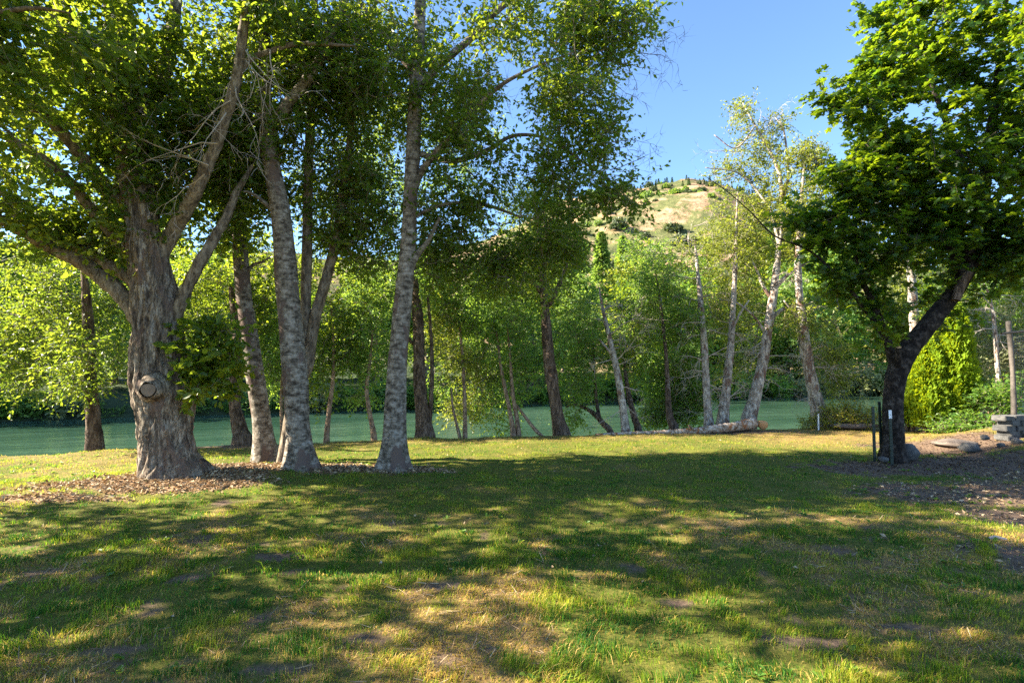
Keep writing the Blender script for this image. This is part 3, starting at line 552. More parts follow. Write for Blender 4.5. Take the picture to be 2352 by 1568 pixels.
# --- the leaning maple on the right
mp = tree('maple_tree', 'dark leaning maple with large lobed leaves standing by the metal posts', 'tree', 9.2,
     [(2052, 1058, 50), (2052, 1010, 40), (2050, 950, 37), (2053, 900, 38), (2063, 850, 43), (2085, 805, 43), (2120, 762, 39), (2155, 718, 36), (2185, 678, 33), (2208, 645, 30), (2228, 600, 32), (2245, 520, 28), (2262, 420, 24), (2280, 280, 19), (2300, 120, 14), (2315, -60, 8)],
     [[(2060, 850, 26), (2048, 815, 20), (2038, 785, 19), (2028, 763, 18), (2018, 730, 17), (2010, 708, 14), (1992, 669, 12), (1975, 630, 8), (1960, 560, 5)],
      [(2030, 775, 10), (2005, 735, 9), (1985, 708, 9), (1952, 665, 9), (1924, 633, 7), (1873, 586, 6), (1837, 565, 5), (1777, 540, 4, 9.1), (1723, 486, 3, 9), (1669, 439, 2, 8.9), (1620, 405, 1.2, 8.8)],
      [(2215, 640, 22), (2180, 560, 17), (2130, 470, 14), (2080, 380, 11), (2040, 300, 8), (1990, 240, 5), (1930, 215, 3)],
      [(2245, 520, 18), (2300, 440, 14), (2360, 380, 10), (2450, 330, 6)],
      [(2255, 460, 16), (2200, 350, 13), (2150, 220, 10), (2100, 100, 7), (2060, 10, 4)]],
     [(2190, 110, 150, 150, 120, 9.0, 1.5), (2290, 320, 150, 160, 120, 8.9, 1.5), (2110, 300, 100, 110, 70, 9, 1), (2050, 170, 55, 60, 26, 8.8, .5), (1965, 240, 36, 26, 11, 8.8, .3), (1910, 208, 26, 14, 6, 8.8, .2), (2030, 50, 40, 40, 14, 8.9, .4), (2000, 400, 60, 40, 16, 9, .5),
      (2100, 480, 110, 100, 70, 9.1, 1.1), (1960, 470, 60, 75, 28, 9.1, .6), (1950, 350, 40, 26, 8, 8.9, .4), (1930, 400, 30, 20, 5, 8.9, .3), (2230, 560, 130, 70, 70, 9.1, 1.1), (2340, 560, 70, 80, 55, 8.8, 1), (2080, 640, 80, 80, 48, 9.3, .8), (1970, 620, 60, 55, 26, 9.3, .6), (1890, 530, 45, 50, 16, 9.1, .4), (1830, 520, 40, 30, 6, 9.1, .3), (1930, 650, 45, 40, 12, 9.2, .4), (2010, 730, 40, 40, 10, 9.2, .35),
      (2260, -160, 240, 150, 80, 8.9, 1.6), (2430, 300, 90, 260, 80, 8.8, 1.3), (2150, 700, 50, 40, 10, 9.6, .4)],
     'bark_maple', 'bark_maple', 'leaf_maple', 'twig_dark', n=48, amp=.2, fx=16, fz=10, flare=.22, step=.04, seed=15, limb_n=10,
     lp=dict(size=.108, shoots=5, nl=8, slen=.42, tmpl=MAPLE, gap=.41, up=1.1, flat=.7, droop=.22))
stub(mp, W(2062, 838, 9.1), W(2064, 797, 8.95), .06, .045, M['bark_maple'], M['cut_fresh'], 'cut_stub')
mb = MB(); tube(mb, path([(2195, 690, 16, 8.95), (2207, 655, 20, 8.95), (2222, 630, 18, 8.95), (2232, 628, 8, 8.95)], 9), 9, .03, rough_bark(.3, 14, 8, 3)); mb.obj('torn_limb_scar', M['bark_brown'], mp, smooth=True)

# --- trees along the near bank
BK = dict(n=18, step=.08, flare=.3, amp=.3, limb_n=8)
BL = dict(size=.085, shoots=6, nl=8, slen=.42, gap=.38)
def bank(label, d, trunk, limbs, blobs, leaf, bark, seed, name='riverbank_tree', **kw):
    if 26 <= seed <= 36: blobs = [b[:4] + (int(b[4] * .65), b[5] + (1.7 if d + 1 > b[5] else 1.)) + b[6:] for b in blobs] + [b[:4] + (int(b[4] * .4), d + 1.1) + b[6:] for b in blobs]
    if 22 <= seed <= 36:
        yb, yt = trunk[0][1], trunk[-1][1]; k = 1.3 if seed >= 26 else .9
        bend = lambda P: [(q[0], q[1], q[2], (q[3] if len(q) > 3 else d) + k * max(0, min(1, (yb - q[1]) / (yb - yt))) ** 1.2) for q in P]
        trunk = bend(trunk); limbs = [bend(l) for l in limbs]
    if 22 <= seed <= 25: blobs = [b[:5] + (b[5] + .8,) + b[6:] for b in blobs]
    if seed in (31, 34, 35, 36, 37):
        q = np.random.default_rng(seed); kw['dead'] = list(kw.get('dead', ()))
        for k in range(9):
            i = q.integers(2, len(trunk) - 1); f = q.random(); u, v = trunk[i - 1], trunk[i]; kw['dead'].append((u[0] + (v[0] - u[0]) * f, u[1] + (v[1] - u[1]) * f, q.choice([-1, 1]) * .9, q.uniform(-.2, .5), q.uniform(.45, 1.0), .010, 2, 5, .05))
    a = {**BK, **kw}; lp = {**BL, **a.pop('lp', {})}
    return tree(name, label, 'tree', d, trunk, limbs, blobs, bark, None, leaf, group='trees along the near riverbank', seed=seed, lp=lp, sink=1.0, **a)
bank('stout straight brown trunk under a low yellow-green crown, left of the old tree', 10.5, [(217, 1046, 29), (214, 960, 27), (209, 900, 26), (205, 800, 22), (200, 700, 17), (190, 600, 10)], [[(207, 850, 12), (150, 780, 10, 11), (90, 740, 7, 11.4), (20, 720, 4, 11.6)]],
     [(190, 720, 110, 100, 110, 11.3, 1.1), (70, 730, 100, 110, 110, 11.7, 1.2), (60, 860, 90, 70, 60, 11.4, .9), (190, 835, 95, 70, 60, 10.2, .6), (110, 620, 130, 60, 60, 11.6, 1), (-60, 780, 80, 160, 60, 11.8, 1)], 'leaf_yellow', 'bark_brown', 21)
bank('broken hollow trunk split at the base, between the old tree and the slim leaning trunk', 11.3, [(558, 1024, 40), (550, 985, 30), (541, 940, 24), (540, 870, 22), (544, 790, 19), (540, 735, 16), (530, 660, 10)], [[(575, 1022, 10), (565, 985, 9), (556, 950, 6)]],
     [(510, 660, 110, 90, 100, 11.9, 1.1), (610, 720, 70, 80, 60, 12, .9), (440, 640, 80, 80, 55, 12, .9), (480, 780, 60, 50, 24, 12, .7), (590, 600, 80, 60, 50, 12, .9), (570, 380, 100, 130, 50, 13.2, 1.1)], 'leaf_alder', 'bark_brown', 22)
bank('thin sapling with light crown just left of the blotchy grey trunk', 12, [(649, 1012, 9), (647, 960, 8), (646, 910, 7), (650, 840, 5), (655, 780, 3)], [], [(625, 850, 55, 70, 60, 12, .7), (640, 760, 60, 60, 45, 12.2, .7)], 'leaf_fresh', 'bark_tan', 23)
bank('slender sapling bending right over the water, between blotchy and peeling trunks', 11.9, [(750, 1012, 11), (754, 960, 10), (760, 910, 9), (766, 860, 8), (766, 780, 6), (760, 690, 4)], [], [(760, 820, 75, 70, 80, 12, .8), (780, 720, 80, 80, 80, 12.2, .9), (720, 900, 45, 30, 14, 12, .4), (700, 640, 60, 60, 40, 12.4, .8), (750, 460, 100, 120, 60, 13.4, 1.1), (840, 250, 130, 140, 60, 13.6, 1.3)], 'leaf_alder', 'bark_tan', 24)
bank('slender sapling with kinked brown stem just left of the peeling pale trunk', 12, [(859, 1010, 11), (853, 970, 10), (846, 930, 9), (842, 890, 8), (850, 830, 6), (856, 760, 4)], [], [(845, 800, 60, 80, 70, 12.1, .7), (860, 690, 70, 70, 65, 12.4, .8), (830, 900, 40, 30, 12, 12, .4)], 'leaf_fresh', 'bark_tan', 25)
bank('stout dark rough trunk with a slim stem, just right of the peeling pale trunk', 12.4, [(976, 1008, 38), (970, 950, 31), (964, 880, 29), (962, 800, 26), (960, 730, 23), (952, 660, 19), (948, 580, 12)], [[(985, 985, 11), (991, 900, 10), (992, 820, 9), (988, 740, 7), (980, 660, 4)], [(965, 800, 10), (945, 785, 8), (928, 760, 6), (920, 720, 4)]],
     [(950, 620, 85, 80, 70, 12.6, .9), (1010, 700, 55, 70, 40, 12.6, .7), (1010, 880, 30, 60, 16, 12.6, .4), (1000, 600, 60, 60, 40, 13, .7), (900, 430, 110, 130, 70, 12.6, 1.2), (1040, 330, 120, 140, 70, 12.8, 1.3)], 'leaf_fresh', 'bark_brown', 26)
bank('pair of thin stems with pale yellowish foliage, left of the twin leaning stems', 12.7, [(1068, 1006, 10), (1068, 950, 9), (1066, 890, 8), (1062, 820, 7), (1055, 740, 4)], [[(1057, 1008, 8), (1048, 970, 7), (1040, 935, 6), (1036, 890, 4)]],
     [(1045, 790, 65, 80, 80, 12.8, .7), (1085, 850, 50, 50, 36, 12.8, .5), (1070, 940, 60, 38, 44, 12.9, .5), (1020, 700, 50, 60, 36, 13, .6)], 'leaf_olive', 'bark_tan', 27)
bank('twin reddish stems leaning left under a bright green crown, beside a slanting stick', 12.9, [(1180, 1008, 11), (1174, 960, 10), (1163, 905, 9), (1150, 840, 7), (1140, 760, 4)], [[(1193, 1008, 11), (1187, 960, 10), (1178, 905, 9), (1172, 830, 6), (1165, 740, 4)], [(1252, 1008, 9), (1228, 985, 8), (1205, 955, 7), (1185, 928, 5), (1170, 900, 3)]],
     [(1130, 790, 90, 80, 90, 13.1, .8), (1110, 680, 110, 80, 110, 13.6, 1), (1190, 860, 60, 60, 44, 13, .6), (1150, 960, 40, 40, 20, 12.9, .4), (1200, 750, 60, 70, 50, 13.3, .7), (1120, 900, 60, 40, 30, 13.2, .5)], 'leaf_fresh', 'bark_tan', 28)
bank('dark brown trunk leaning left under a heavy dark hanging crown, middle of the bank', 13.1, [(1292, 1006, 36), (1282, 960, 30), (1272, 900, 27), (1263, 840, 26), (1257, 780, 25), (1253, 720, 21), (1246, 630, 16), (1238, 530, 10), (1230, 440, 5)], [[(1262, 700, 12), (1290, 640, 9), (1310, 580, 5)], [(1250, 680, 12), (1200, 620, 8), (1150, 580, 4)]],
     [(1215, 560, 110, 110, 130, 13.0, 1.2), (1265, 650, 60, 70, 55, 13, .7), (1180, 640, 70, 60, 44, 13.2, .7), (1300, 560, 40, 60, 26, 13, .5), (1230, 470, 90, 50, 50, 13, .9)], 'leaf_alder', 'bark_brown', 29)
bank('small crooked shrub tree leaning left low over the water, right of the dark leaning trunk', 13.2, [(1404, 1000, 13), (1385, 972, 11), (1362, 948, 10), (1340, 935, 8), (1318, 928, 5), (1300, 935, 3)], [[(1378, 968, 9), (1370, 920, 8), (1366, 870, 6), (1362, 800, 4)]],
     [(1350, 830, 60, 60, 56, 13.3, .7), (1320, 760, 70, 70, 64, 13.5, .8), (1340, 900, 45, 35, 20, 13.2, .4), (1300, 850, 40, 50, 24, 13.4, .5), (1400, 790, 40, 60, 24, 13.6, .5), (1310, 960, 40, 30, 16, 13, .4)], 'leaf_fresh', 'bark_brown', 30)
bank('half dead leaning trunk with grey bare twigs, rising behind the thin end of the log', 13.5, [(1437, 996, 17), (1431, 940, 16), (1424, 890, 15), (1414, 840, 14), (1402, 785, 12), (1390, 735, 9), (1381, 690, 6), (1376, 660, 3)], [[(1410, 820, 7), (1390, 795, 6), (1372, 775, 4)]], [(1450, 760, 40, 50, 10, 13.7, .5)], 'leaf_olive', 'bark_pale', 31,
     dead=[(1398, 770, .8, .5, 1.0, .016, 2, 5, .02), (1392, 740, -.8, .5, .7, .013, 2, 4, .02), (1386, 710, .8, .3, .9, .013, 2, 5, .03), (1405, 800, 1, .2, 1.1, .014, 2, 5, .03), (1410, 830, 1, .4, .9, .013, 2, 5, .02), (1384, 700, -.7, .2, .7, .01, 2, 4, .03)])
bank('short dark trunk leaning left, close behind the log beside the half dead trunk', 13.7, [(1467, 992, 14), (1456, 955, 13), (1446, 915, 12), (1438, 870, 9), (1432, 810, 5)], [], [(1440, 830, 45, 60, 44, 13.8, .5), (1490, 960, 30, 28, 12, 13.6, .3), (1460, 740, 60, 60, 40, 14.5, .7)], 'leaf_alder', 'bark_brown', 32)
bank('dense rounded bright green tree behind the middle of the log', 14.1, [(1548, 990, 18), (1538, 955, 15), (1534, 900, 12), (1530, 820, 9), (1520, 720, 6), (1505, 620, 3)], [],
     [(1510, 660, 75, 80, 160, 14.5, .9), (1555, 760, 75, 80, 160, 14.0, .9), (1560, 870, 75, 70, 160, 13.8, .8), (1530, 940, 60, 36, 90, 13.6, .5), (1590, 930, 36, 40, 50, 13.6, .4), (1480, 580, 60, 50, 44, 15, .7), (1480, 760, 50, 70, 44, 14.8, .6)], 'leaf_fresh', 'bark_brown', 33)
bank('straight slender pale trunk hung with grey dead branches, leftmost of four pale trunks', 14.2, [(1628, 982, 18), (1624, 920, 16), (1620, 840, 15), (1615, 760, 14), (1608, 680, 11), (1602, 620, 8), (1598, 575, 5), (1595, 545, 2)], [], [(1640, 690, 40, 70, 24, 14.6, .5), (1590, 600, 50, 60, 22, 15, .5), (1640, 560, 50, 60, 26, 15, .5)], 'leaf_olive', 'bark_pale', 34,
     dead=[(1612, 740, -1, .1, 1.0, .016, 2, 5, .05), (1608, 690, -1, .3, 1.1, .015, 2, 5, .07), (1604, 640, -1, .35, 1.2, .015, 2, 5, .07), (1600, 590, -1, .3, 1.2, .014, 2, 4, .04), (1596, 550, -.9, .5, .9, .012, 2, 4, .03), (1594, 520, .9, .3, .6, .01, 2, 4, .03), (1614, 770, -1, -.1, .8, .013, 2, 5, .05), (1606, 660, 1, .2, .6, .012, 1, 4, .03), (1618, 830, -1, .1, .7, .011, 2, 4, .05)])
bank('rough straight trunk with olive leaves between the slender pale and white leaning trunks', 14.4, [(1659, 980, 26), (1664, 930, 21), (1670, 870, 18), (1678, 800, 15), (1684, 700, 12), (1689, 600, 9), (1692, 500, 5), (1694, 440, 2)], [[(1680, 760, 7), (1700, 720, 5), (1720, 690, 3)]],
     [(1690, 600, 55, 90, 90, 14.4, .7), (1680, 750, 50, 60, 50, 14.4, .6), (1700, 490, 60, 60, 50, 14.6, .7), (1670, 850, 40, 40, 18, 14.5, .4)], 'leaf_olive', 'bark_pale', 35, dead=[(1672, 860, -.9, -.1, .6, .01, 2, 5, .06), (1668, 880, 1, -.1, .6, .01, 2, 5, .06)])
bank('white leaning trunk with long bare limbs behind the thick end of the log', 14.6, [(1720, 966, 28), (1732, 920, 25), (1745, 865, 22), (1756, 810, 20), (1765, 750, 19), (1774, 690, 17), (1782, 630, 15), (1790, 560, 12), (1796, 480, 10), (1790, 400, 8), (1765, 340, 6), (1730, 280, 5), (1705, 235, 2)],
     [[(1768, 735, 11), (1795, 712, 9), (1820, 703, 7), (1846, 712, 4)], [(1778, 665, 11), (1810, 630, 8), (1850, 605, 5), (1880, 590, 3)], [(1774, 690, 9), (1752, 655, 8), (1738, 620, 6), (1728, 600, 3)], [(1760, 770, 8), (1735, 730, 6), (1700, 700, 5), (1680, 690, 3)], [(1790, 560, 9), (1776, 510, 8), (1762, 470, 6), (1700, 400, 4), (1620, 385, 2)], [(1796, 470, 8), (1810, 400, 6), (1800, 300, 4), (1780, 270, 2)], [(1735, 290, 4), (1690, 340, 3), (1640, 310, 2)]],
     [(1700, 262, 36, 28, 22, 14.6, .4), (1745, 340, 50, 45, 42, 14.6, .6), (1690, 390, 40, 36, 20, 14.4, .4), (1780, 290, 32, 26, 14, 14.6, .4), (1750, 440, 70, 60, 60, 14.7, .7), (1770, 550, 50, 70, 50, 14.8, .6), (1640, 395, 26, 16, 6, 14.4, .2), (1720, 690, 45, 50, 26, 14.7, .5), (1740, 840, 40, 40, 14, 14.7, .4)], 'leaf_olive', 'bark_pale', 36,
     dead=[(1690, 350, -.9, .4, .8, .008, 2, 4, .0), (1720, 300, -.7, .5, .7, .008, 2, 4, 0), (1700, 400, -1, .2, .8, .008, 2, 4, 0), (1756, 820, 1, .2, .9, .012, 2, 5, .03), (1750, 840, 1, .1, 1.0, .012, 2, 5, .03), (1768, 740, -1, .3, .7, .01, 2, 4, .03), (1740, 290, .3, .9, .6, .007, 1, 4, 0)])
bank('thick pale trunk leaning left above the white stake, last of four pale trunks', 14.9, [(1884, 964, 32), (1874, 920, 29), (1863, 870, 27), (1853, 820, 24), (1845, 760, 20), (1838, 700, 17), (1833, 620, 14), (1836, 530, 11), (1842, 440, 8), (1848, 370, 4)], [[(1842, 740, 9), (1820, 715, 7), (1800, 690, 4)], [(1838, 560, 8), (1870, 480, 6), (1900, 420, 3)]],
     [(1850, 365, 50, 38, 50, 15, .6), (1890, 400, 45, 45, 40, 15, .6), (1820, 470, 60, 60, 60, 15, .7), (1870, 500, 60, 60, 50, 15.2, .7), (1825, 735, 45, 36, 30, 14.9, .4), (1890, 780, 50, 60, 46, 15, .5), (1920, 860, 40, 44, 26, 15, .4), (1830, 600, 40, 60, 30, 15.2, .5)], 'leaf_olive', 'bark_pale', 37, dead=[(1850, 810, -1, -.1, .6, .01, 2, 5, .08), (1850, 800, 1, -.2, .6, .01, 2, 6, .10), (1855, 840, .9, -.4, .6, .01, 2, 6, .10)])
bank('ghostly pale drooping tree with white limbs, seen between olive crowns and the maple', 17.5, [(2120, 960, 24), (2112, 860, 22), (2100, 740, 19), (2092, 620, 16), (2080, 520, 12), (2060, 420, 8), (2050, 330, 3)], [[(2085, 540, 10), (2050, 500, 8), (2010, 460, 6), (1975, 425, 3)], [(2090, 600, 9), (2040, 570, 7), (1990, 540, 5), (1960, 530, 3)], [(2078, 500, 7), (2100, 440, 6), (2120, 360, 4)]],
     [(1985, 430, 45, 45, 34, 17.5, .7), (2000, 510, 55, 60, 44, 17.5, .8), (2060, 460, 50, 60, 34, 17.5, .8), (2010, 620, 60, 60, 40, 17.8, .8), (2130, 560, 70, 80, 40, 17.8, .9)], 'leaf_pale', 'bark_pale', 38, lp=dict(droop=.7, slen=.6), dead=[(2000, 450, -.6, .4, 1.3, .012, 2, 5, .12), (2040, 480, -.2, .6, 1.3, .012, 2, 5, .12), (2020, 560, -.8, .3, 1.2, .012, 2, 5, .1), (1960, 400, -.3, .8, 1., .008, 2, 4, .03)])

# --- shrubs, herbs and conifers near the right bank
def shrub(name, label, cat, d, base, blobs, leaf, seed, twig='twig', group=None, **lp):
    b = W(base[0], base[1], d); root = thing(name, b, label, cat, group); mb = MB(); tw = MB(); sm = MB(); rr = np.random.default_rng(seed)
    a = dict(size=.07, shoots=6, nl=8, slen=.3, gap=.3, seed=seed); a.update(lp); bw = blobw(blobs, d); nodes = []
    for c, rad, n in bw:
        for k in range(3):
            e = c + rr.normal(size=3) * np.array(rad) * .35; q = b + rr.normal(size=3) * .06 - UP * .1; m = (q + e) / 2 + rr.normal(size=3) * .08
            nodes += list(tube(sm, np.array([[*q, .018], [*m, .013], [*e, .006]]), 6, .1))
    foliage(bw, nodes, mb, tw, **a); sm.obj('stems', M['bark_tan'] if twig == 'twig' else M['bark_brown'], root, smooth=True); tw.obj('twigs', M[twig], root); mb.obj('foliage', M[leaf], root); return root
def thuja(label, d, px, ybase, ytop, hw, seed, n):
    b = W(px, ybase, d); h = W(px, ytop, d)[2] - b[2]; rr = np.random.default_rng(seed); root = thing('arborvitae', b, label, 'arborvitae', 'arborvitae clump beside the maple')
    R = hw / F * d; mb = MB(); zt = rr.random(n) ** .9; prof = np.clip(np.minimum(.62 + zt * 1.6, 1.0) * (1 - zt ** 3.2) ** .62, 0.03, 1)
    th = rr.uniform(0, 6.283, n); bump = .62 + .72 * fbm(np.stack([np.cos(th) * 2.2, np.sin(th) * 2.2, zt * 6], -1), 4, seed); rad = R * prof * bump * (rr.random(n) ** .35)
    p = np.stack([b[0] + rad * np.cos(th), b[1] + rad * np.sin(th), b[2] + .12 + zt * (h - .12)], -1)
    o = np.stack([np.cos(th), np.sin(th), np.zeros(n)], -1); d_ = UP * .9 + o * .55 + rr.normal(size=(n, 3)) * .35; nr = np.cross(o, UP) + rr.normal(size=(n, 3)) * .8
    cl = np.clip(fbm(p * 5, 3, seed + 1) * .9 - .1 + rr.random(n) * .35, 0, 1); leaves(mb, p, d_, nr, rr.uniform(.07, .15, n), TUFT, cl); mb.obj('foliage', M['leaf_thuja'], root)
    tm = MB(); 
    for k in range(5):
        a = rr.uniform(0, 6.28); q = b + np.array([math.cos(a), math.sin(a), 0]) * R * .25; tube(tm, np.array([[q[0], q[1], b[2] - .3, .035], [q[0] * .5 + b[0] * .5, q[1] * .5 + b[1] * .5, b[2] + h * .4, .03], [b[0], b[1], b[2] + h * .8, .01]]), 7, .1, rough_bark(.2, 20, 5, 2))
    tm.obj('stems', M['bark_tan'], root, smooth=True); return root
thuja('tallest bright yellow-green arborvitae column, its bare reddish stems showing at the base', 13.3, 2192, 985, 685, 46, 51, 12000)
thuja('middle yellow-green arborvitae column squeezed between its taller neighbour and the maple trunk', 13.4, 2135, 992, 760, 42, 52, 9500)
thuja('shortest arborvitae column, half hidden behind the maple trunk', 13.8, 2090, 985, 800, 36, 53, 6500)
shrub('flowering_shrub', 'low mound of yellow-flowering weeds on the bank edge left of the posts', 'shrub', 14.2, (1955, 978), [(1930, 962, 38, 22, 60, 14.2, .5), (1980, 966, 40, 18, 50, 14.2, .5), (1950, 948, 30, 20, 30, 14.3, .4)], 'flower', 61, size=.055, slen=.3, droop=-.2, out=.4)
shrub('flowering_shrub', 'small yellow-green weed tuft left of the white stake', 'shrub', 14.4, (1862, 980), [(1862, 972, 26, 12, 24, 14.4, .3)], 'flower', 62, size=.05, slen=.2)
shrub('leafy_shrub', 'loose shrub with long horizontal leafy sprays in front of the water, right of the arborvitae', 'shrub', 12.6, (2275, 965), [(2270, 925, 45, 26, 34, 12.6, .5), (2310, 900, 40, 30, 30, 12.6, .5), (2230, 975, 50, 14, 40, 12.4, .4), (2180, 985, 30, 8, 16, 12.4, .3)], 'leaf_fresh', 63, size=.09, flat=.7)
shrub('leafy_shrub', 'tall pale-leaved shrub behind the wire fence post at right edge', 'shrub', 15, (2320, 950), [(2310, 830, 60, 70, 60, 15, .9), (2370, 780, 60, 80, 50, 15, .9), (2270, 760, 40, 50, 24, 15.4, .6)], 'leaf_pale', 64, size=.09, slen=.45)
shrub('leafy_shrub', 'dark green thicket behind the arborvitae and below the maple crown', 'shrub', 16.5, (2260, 950), [(2250, 800, 60, 90, 80, 16.5, 1.2), (2330, 700, 70, 80, 70, 16.5, 1.2), (2170, 740, 50, 60, 40, 17, 1), (2390, 850, 60, 90, 50, 16.5, 1)], 'leaf_alder', 65, size=.11, slen=.5, twig='twig_dark')
db = thing('dead_tree', W(2300, 960, 14.5), 'tangle of bare whitish dead branches hanging above the shrub right of the arborvitae', 'dead tree'); mb = MB(); tube(mb, path([(2300, 975, 10), (2292, 860, 9), (2285, 760, 8), (2275, 690, 5), (2260, 650, 2)], 14.5), 7, .1, rough_bark(.3, 12, 4, 2)); mb.obj('trunk', M['bark_pale'], db, smooth=True); mb = MB()
for k in range(9): mb = MB(); bare(mb, W(2285 - k * 2, 800 - k * 15, 14.5), (r1.choice([-1, 1]) * .8, r1.uniform(-.3, .3), r1.uniform(-.1, .8)), r1.uniform(.7, 1.2), .016, 2, r1, .09, 5); mb.obj('dead_branch', M['twig_dead'], db)

# --- log, stakes, posts, stones
lg = thing('fallen_log', W(1550, 992, 13.4), 'long weathered barkless log lying along the lawn edge, thick end right', 'log'); mb = MB()
tube(mb, path([(1368, 999, 7, 12.9), (1420, 997, 9, 13), (1500, 994, 11, 13.1), (1580, 990, 14, 13.2), (1640, 985, 17, 13.3), (1690, 979, 21, 13.4), (1718, 974, 25, 13.5), (1730, 971, 28, 13.55)], 13.3), 26, .05, rough_bark(.25, 9, 9, 71)); mb.obj('log_body', M['log'], lg, smooth=True)
mb = MB(); tube(mb, path([(1590, 986, 9, 13.15), (1583, 978, 5, 13.1), (1580, 976, 3, 13.1)], 13), 7, .03); mb.obj('branch_stub', M['bark_tan'], lg, smooth=True)
def chunk(mb, c, r, rr, n=14):
    v = nrm(rr.normal(size=(n * 6, 3))); th = np.linspace(0, 2 * math.pi, n + 1)[:-1]; ph = np.linspace(0, math.pi, 9)
    P = np.stack([np.outer(np.sin(ph), np.cos(th)), np.outer(np.sin(ph), np.sin(th)), np.outer(np.cos(ph), np.ones(n))], -1)
    s = rr.integers(0, 999); k = .75 + .55 * vn(P * 1.7 + s, s); P = np.sign(P) * np.abs(P) ** .8 * k[..., None] * np.array(r) + np.array(c)
    i = np.arange(8)[:, None] * n; j = np.arange(n)[None]; kk = (j + 1) % n; mb.add(P.reshape(-1, 3), None, np.stack([i + j, i + n + j, i + n + kk, i + kk], -1).reshape(-1, 4), rr.random())
def rock(name, label, cat, px, py, d, r, m, seed):
    c = W(px, py, d); mb = MB(); chunk(mb, c, r, np.random.default_rng(seed)); return tag(mb.obj(name, m, origin=c, smooth=True), label, cat)
rock('rock', 'rounded bluish grey rock lying against the right side of the maple base', 'rock', 2084, 1038, 9.3, (.17, .15, .15), M['stone'], 1)
rock('rock', 'small pale stone at the foot of the maple between the posts', 'rock', 2030, 1055, 9.0, (.07, .06, .05), M['stone'], 2)
rock('rock_slab', 'broad flat tan boulder half buried in the mulch, below the stone wall', 'rock', 2195, 1018, 10.4, (.36, .3, .07), M['rock'], 3)
rock('rock', 'dark broken rock on the mulch right of the flat boulder', 'rock', 2225, 1028, 9.9, (.15, .12, .09), M['stone'], 4)
rock('stone_slab', 'long low pale stone in the lawn below the yellow weeds', 'rock', 1962, 978, 13.9, (.62, .15, .07), M['rock'], 6)
rock('broken_stump', 'low stump of splintered orange wood beyond the thick end of the log', 'stump', 1752, 975, 13.6, (.13, .10, .12), M['cut_fresh'], 7)
def block(mb, c, s, rr, rz=0):
    v = np.array([(x, y, z) for x in (-1, 1) for y in (-1, 1) for z in (-1, 1)], float); b = bpy.data.meshes.new('tmp'); import bmesh
    bm = bmesh.new(); bmesh.ops.create_cube(bm, size=2); 
    for q in bm.verts: q.co = [q.co[i] * s[i] * (1 + rr.uniform(-.08, .08)) for i in range(3)]
    bmesh.ops.bevel(bm, geom=bm.edges[:], offset=min(s) * .22, segments=2, affect='EDGES'); bmesh.ops.triangulate(bm, faces=bm.faces[:]); bm.verts.ensure_lookup_table()
    P = np.array([q.co[:] for q in bm.verts]); P = P + (vn(P * 9 + rr.random() * 50, 3)[:, None] - .5) * .03; ca, sa = math.cos(rz), math.sin(rz)
    P = np.stack([P[:, 0] * ca - P[:, 1] * sa, P[:, 0] * sa + P[:, 1] * ca, P[:, 2]], -1) + np.array(c); T = [[q.index for q in f.verts] for f in bm.faces]; bm.free(); bpy.data.meshes.remove(b); mb.add(P, T, None, rr.random())
c = G(2288, 1236, .03); mb = MB(); tube(mb, np.array([[c[0] - .07, c[1], .03, .012], [c[0], c[1] + .01, .04, .016], [c[0] + .08, c[1] - .02, .03, .008]]), 6, .03); tag(mb.obj('wood_scrap', M['twig_dead'], origin=c), 'short pale weathered stick lying on the grass, lower right', 'stick')
rr = np.random.default_rng(9); w0 = W(2284, 990, 10.4); mb = MB()
for row in range(5):
    for k in range(12): block(mb, (w0[0] + .10 + k * .245 + (row % 2) * .11 + rr.uniform(-.02, .02), w0[1] - .1 + k * .05 + rr.uniform(-.02, .02), float(gz(w0[0] + .4, w0[1])) - .02 + row * .098), (.12, .13, .05), rr, .2 + rr.uniform(-.06, .06))
tag(mb.obj('stone_wall', M['stone'], origin=w0), 'low dry wall of grey stone blocks on the mulch bank', 'wall')
for k, (px, py, s, lb) in enumerate([(2262, 1004, .07, 'small grey rubble stone fallen at the left foot of the stone wall'), (2300, 1022, .07, 'grey rubble stone lying in mulch below the stone wall, under its second block'), (2335, 1014, .09, 'larger rubble stone lying in mulch below the wall at right edge')]):
    rock('rubble_stone', lb, 'rock', px, py, 9.9, (s, s * .8, s * .7), M['stone'], 20 + k)['group'] = 'rubble stones below the wall'
def tpost(label, px, ytop, ybot, d, white):
    b = W(px, ybot, d); t = W(px, ytop, d); h = t[2] - b[2]; o = thing('metal_fence_post', b, label, 'fence post', 'metal posts around the maple'); mb = MB()
    for (sx, sy, ox, oy) in ((.022, .004, 0, 0), (.004, .02, 0, .0225)):
        v = np.array([(x * sx + ox, y * sy + oy, z) for z in (-.3, h) for x, y in ((-1, -1), (1, -1), (1, 1), (-1, 1))]) + b; mb.add(v, None, [(0, 1, 5, 4), (1, 2, 6, 5), (2, 3, 7, 6), (3, 0, 4, 7), (4, 5, 6, 7)])
    for k in range(int(h / .06)):
        c = b + np.array([0, -.008, .04 + k * .06]); sticks(mb, [c - np.array([.008, 0, 0])], [c + np.array([.008, 0, 0])], .006, .006, 5)
    mb.obj('post_shaft', M['post_metal'], o)
    if white:
        v = np.array([(x * .0235, y * .0055 - .0005, z) for z in (h - .14, h + .003) for x, y in ((-1, -1), (1, -1), (1, 1), (-1, 1))]) + b; m2 = MB().add(v, None, [(0, 1, 5, 4), (1, 2, 6, 5), (2, 3, 7, 6), (3, 0, 4, 7), (4, 5, 6, 7)]); m2.obj('white_tip', M['white_paint'], o)
tpost('dark metal post farthest from the maple trunk, on its left', 2010, 933, 1056, 9.1, False)
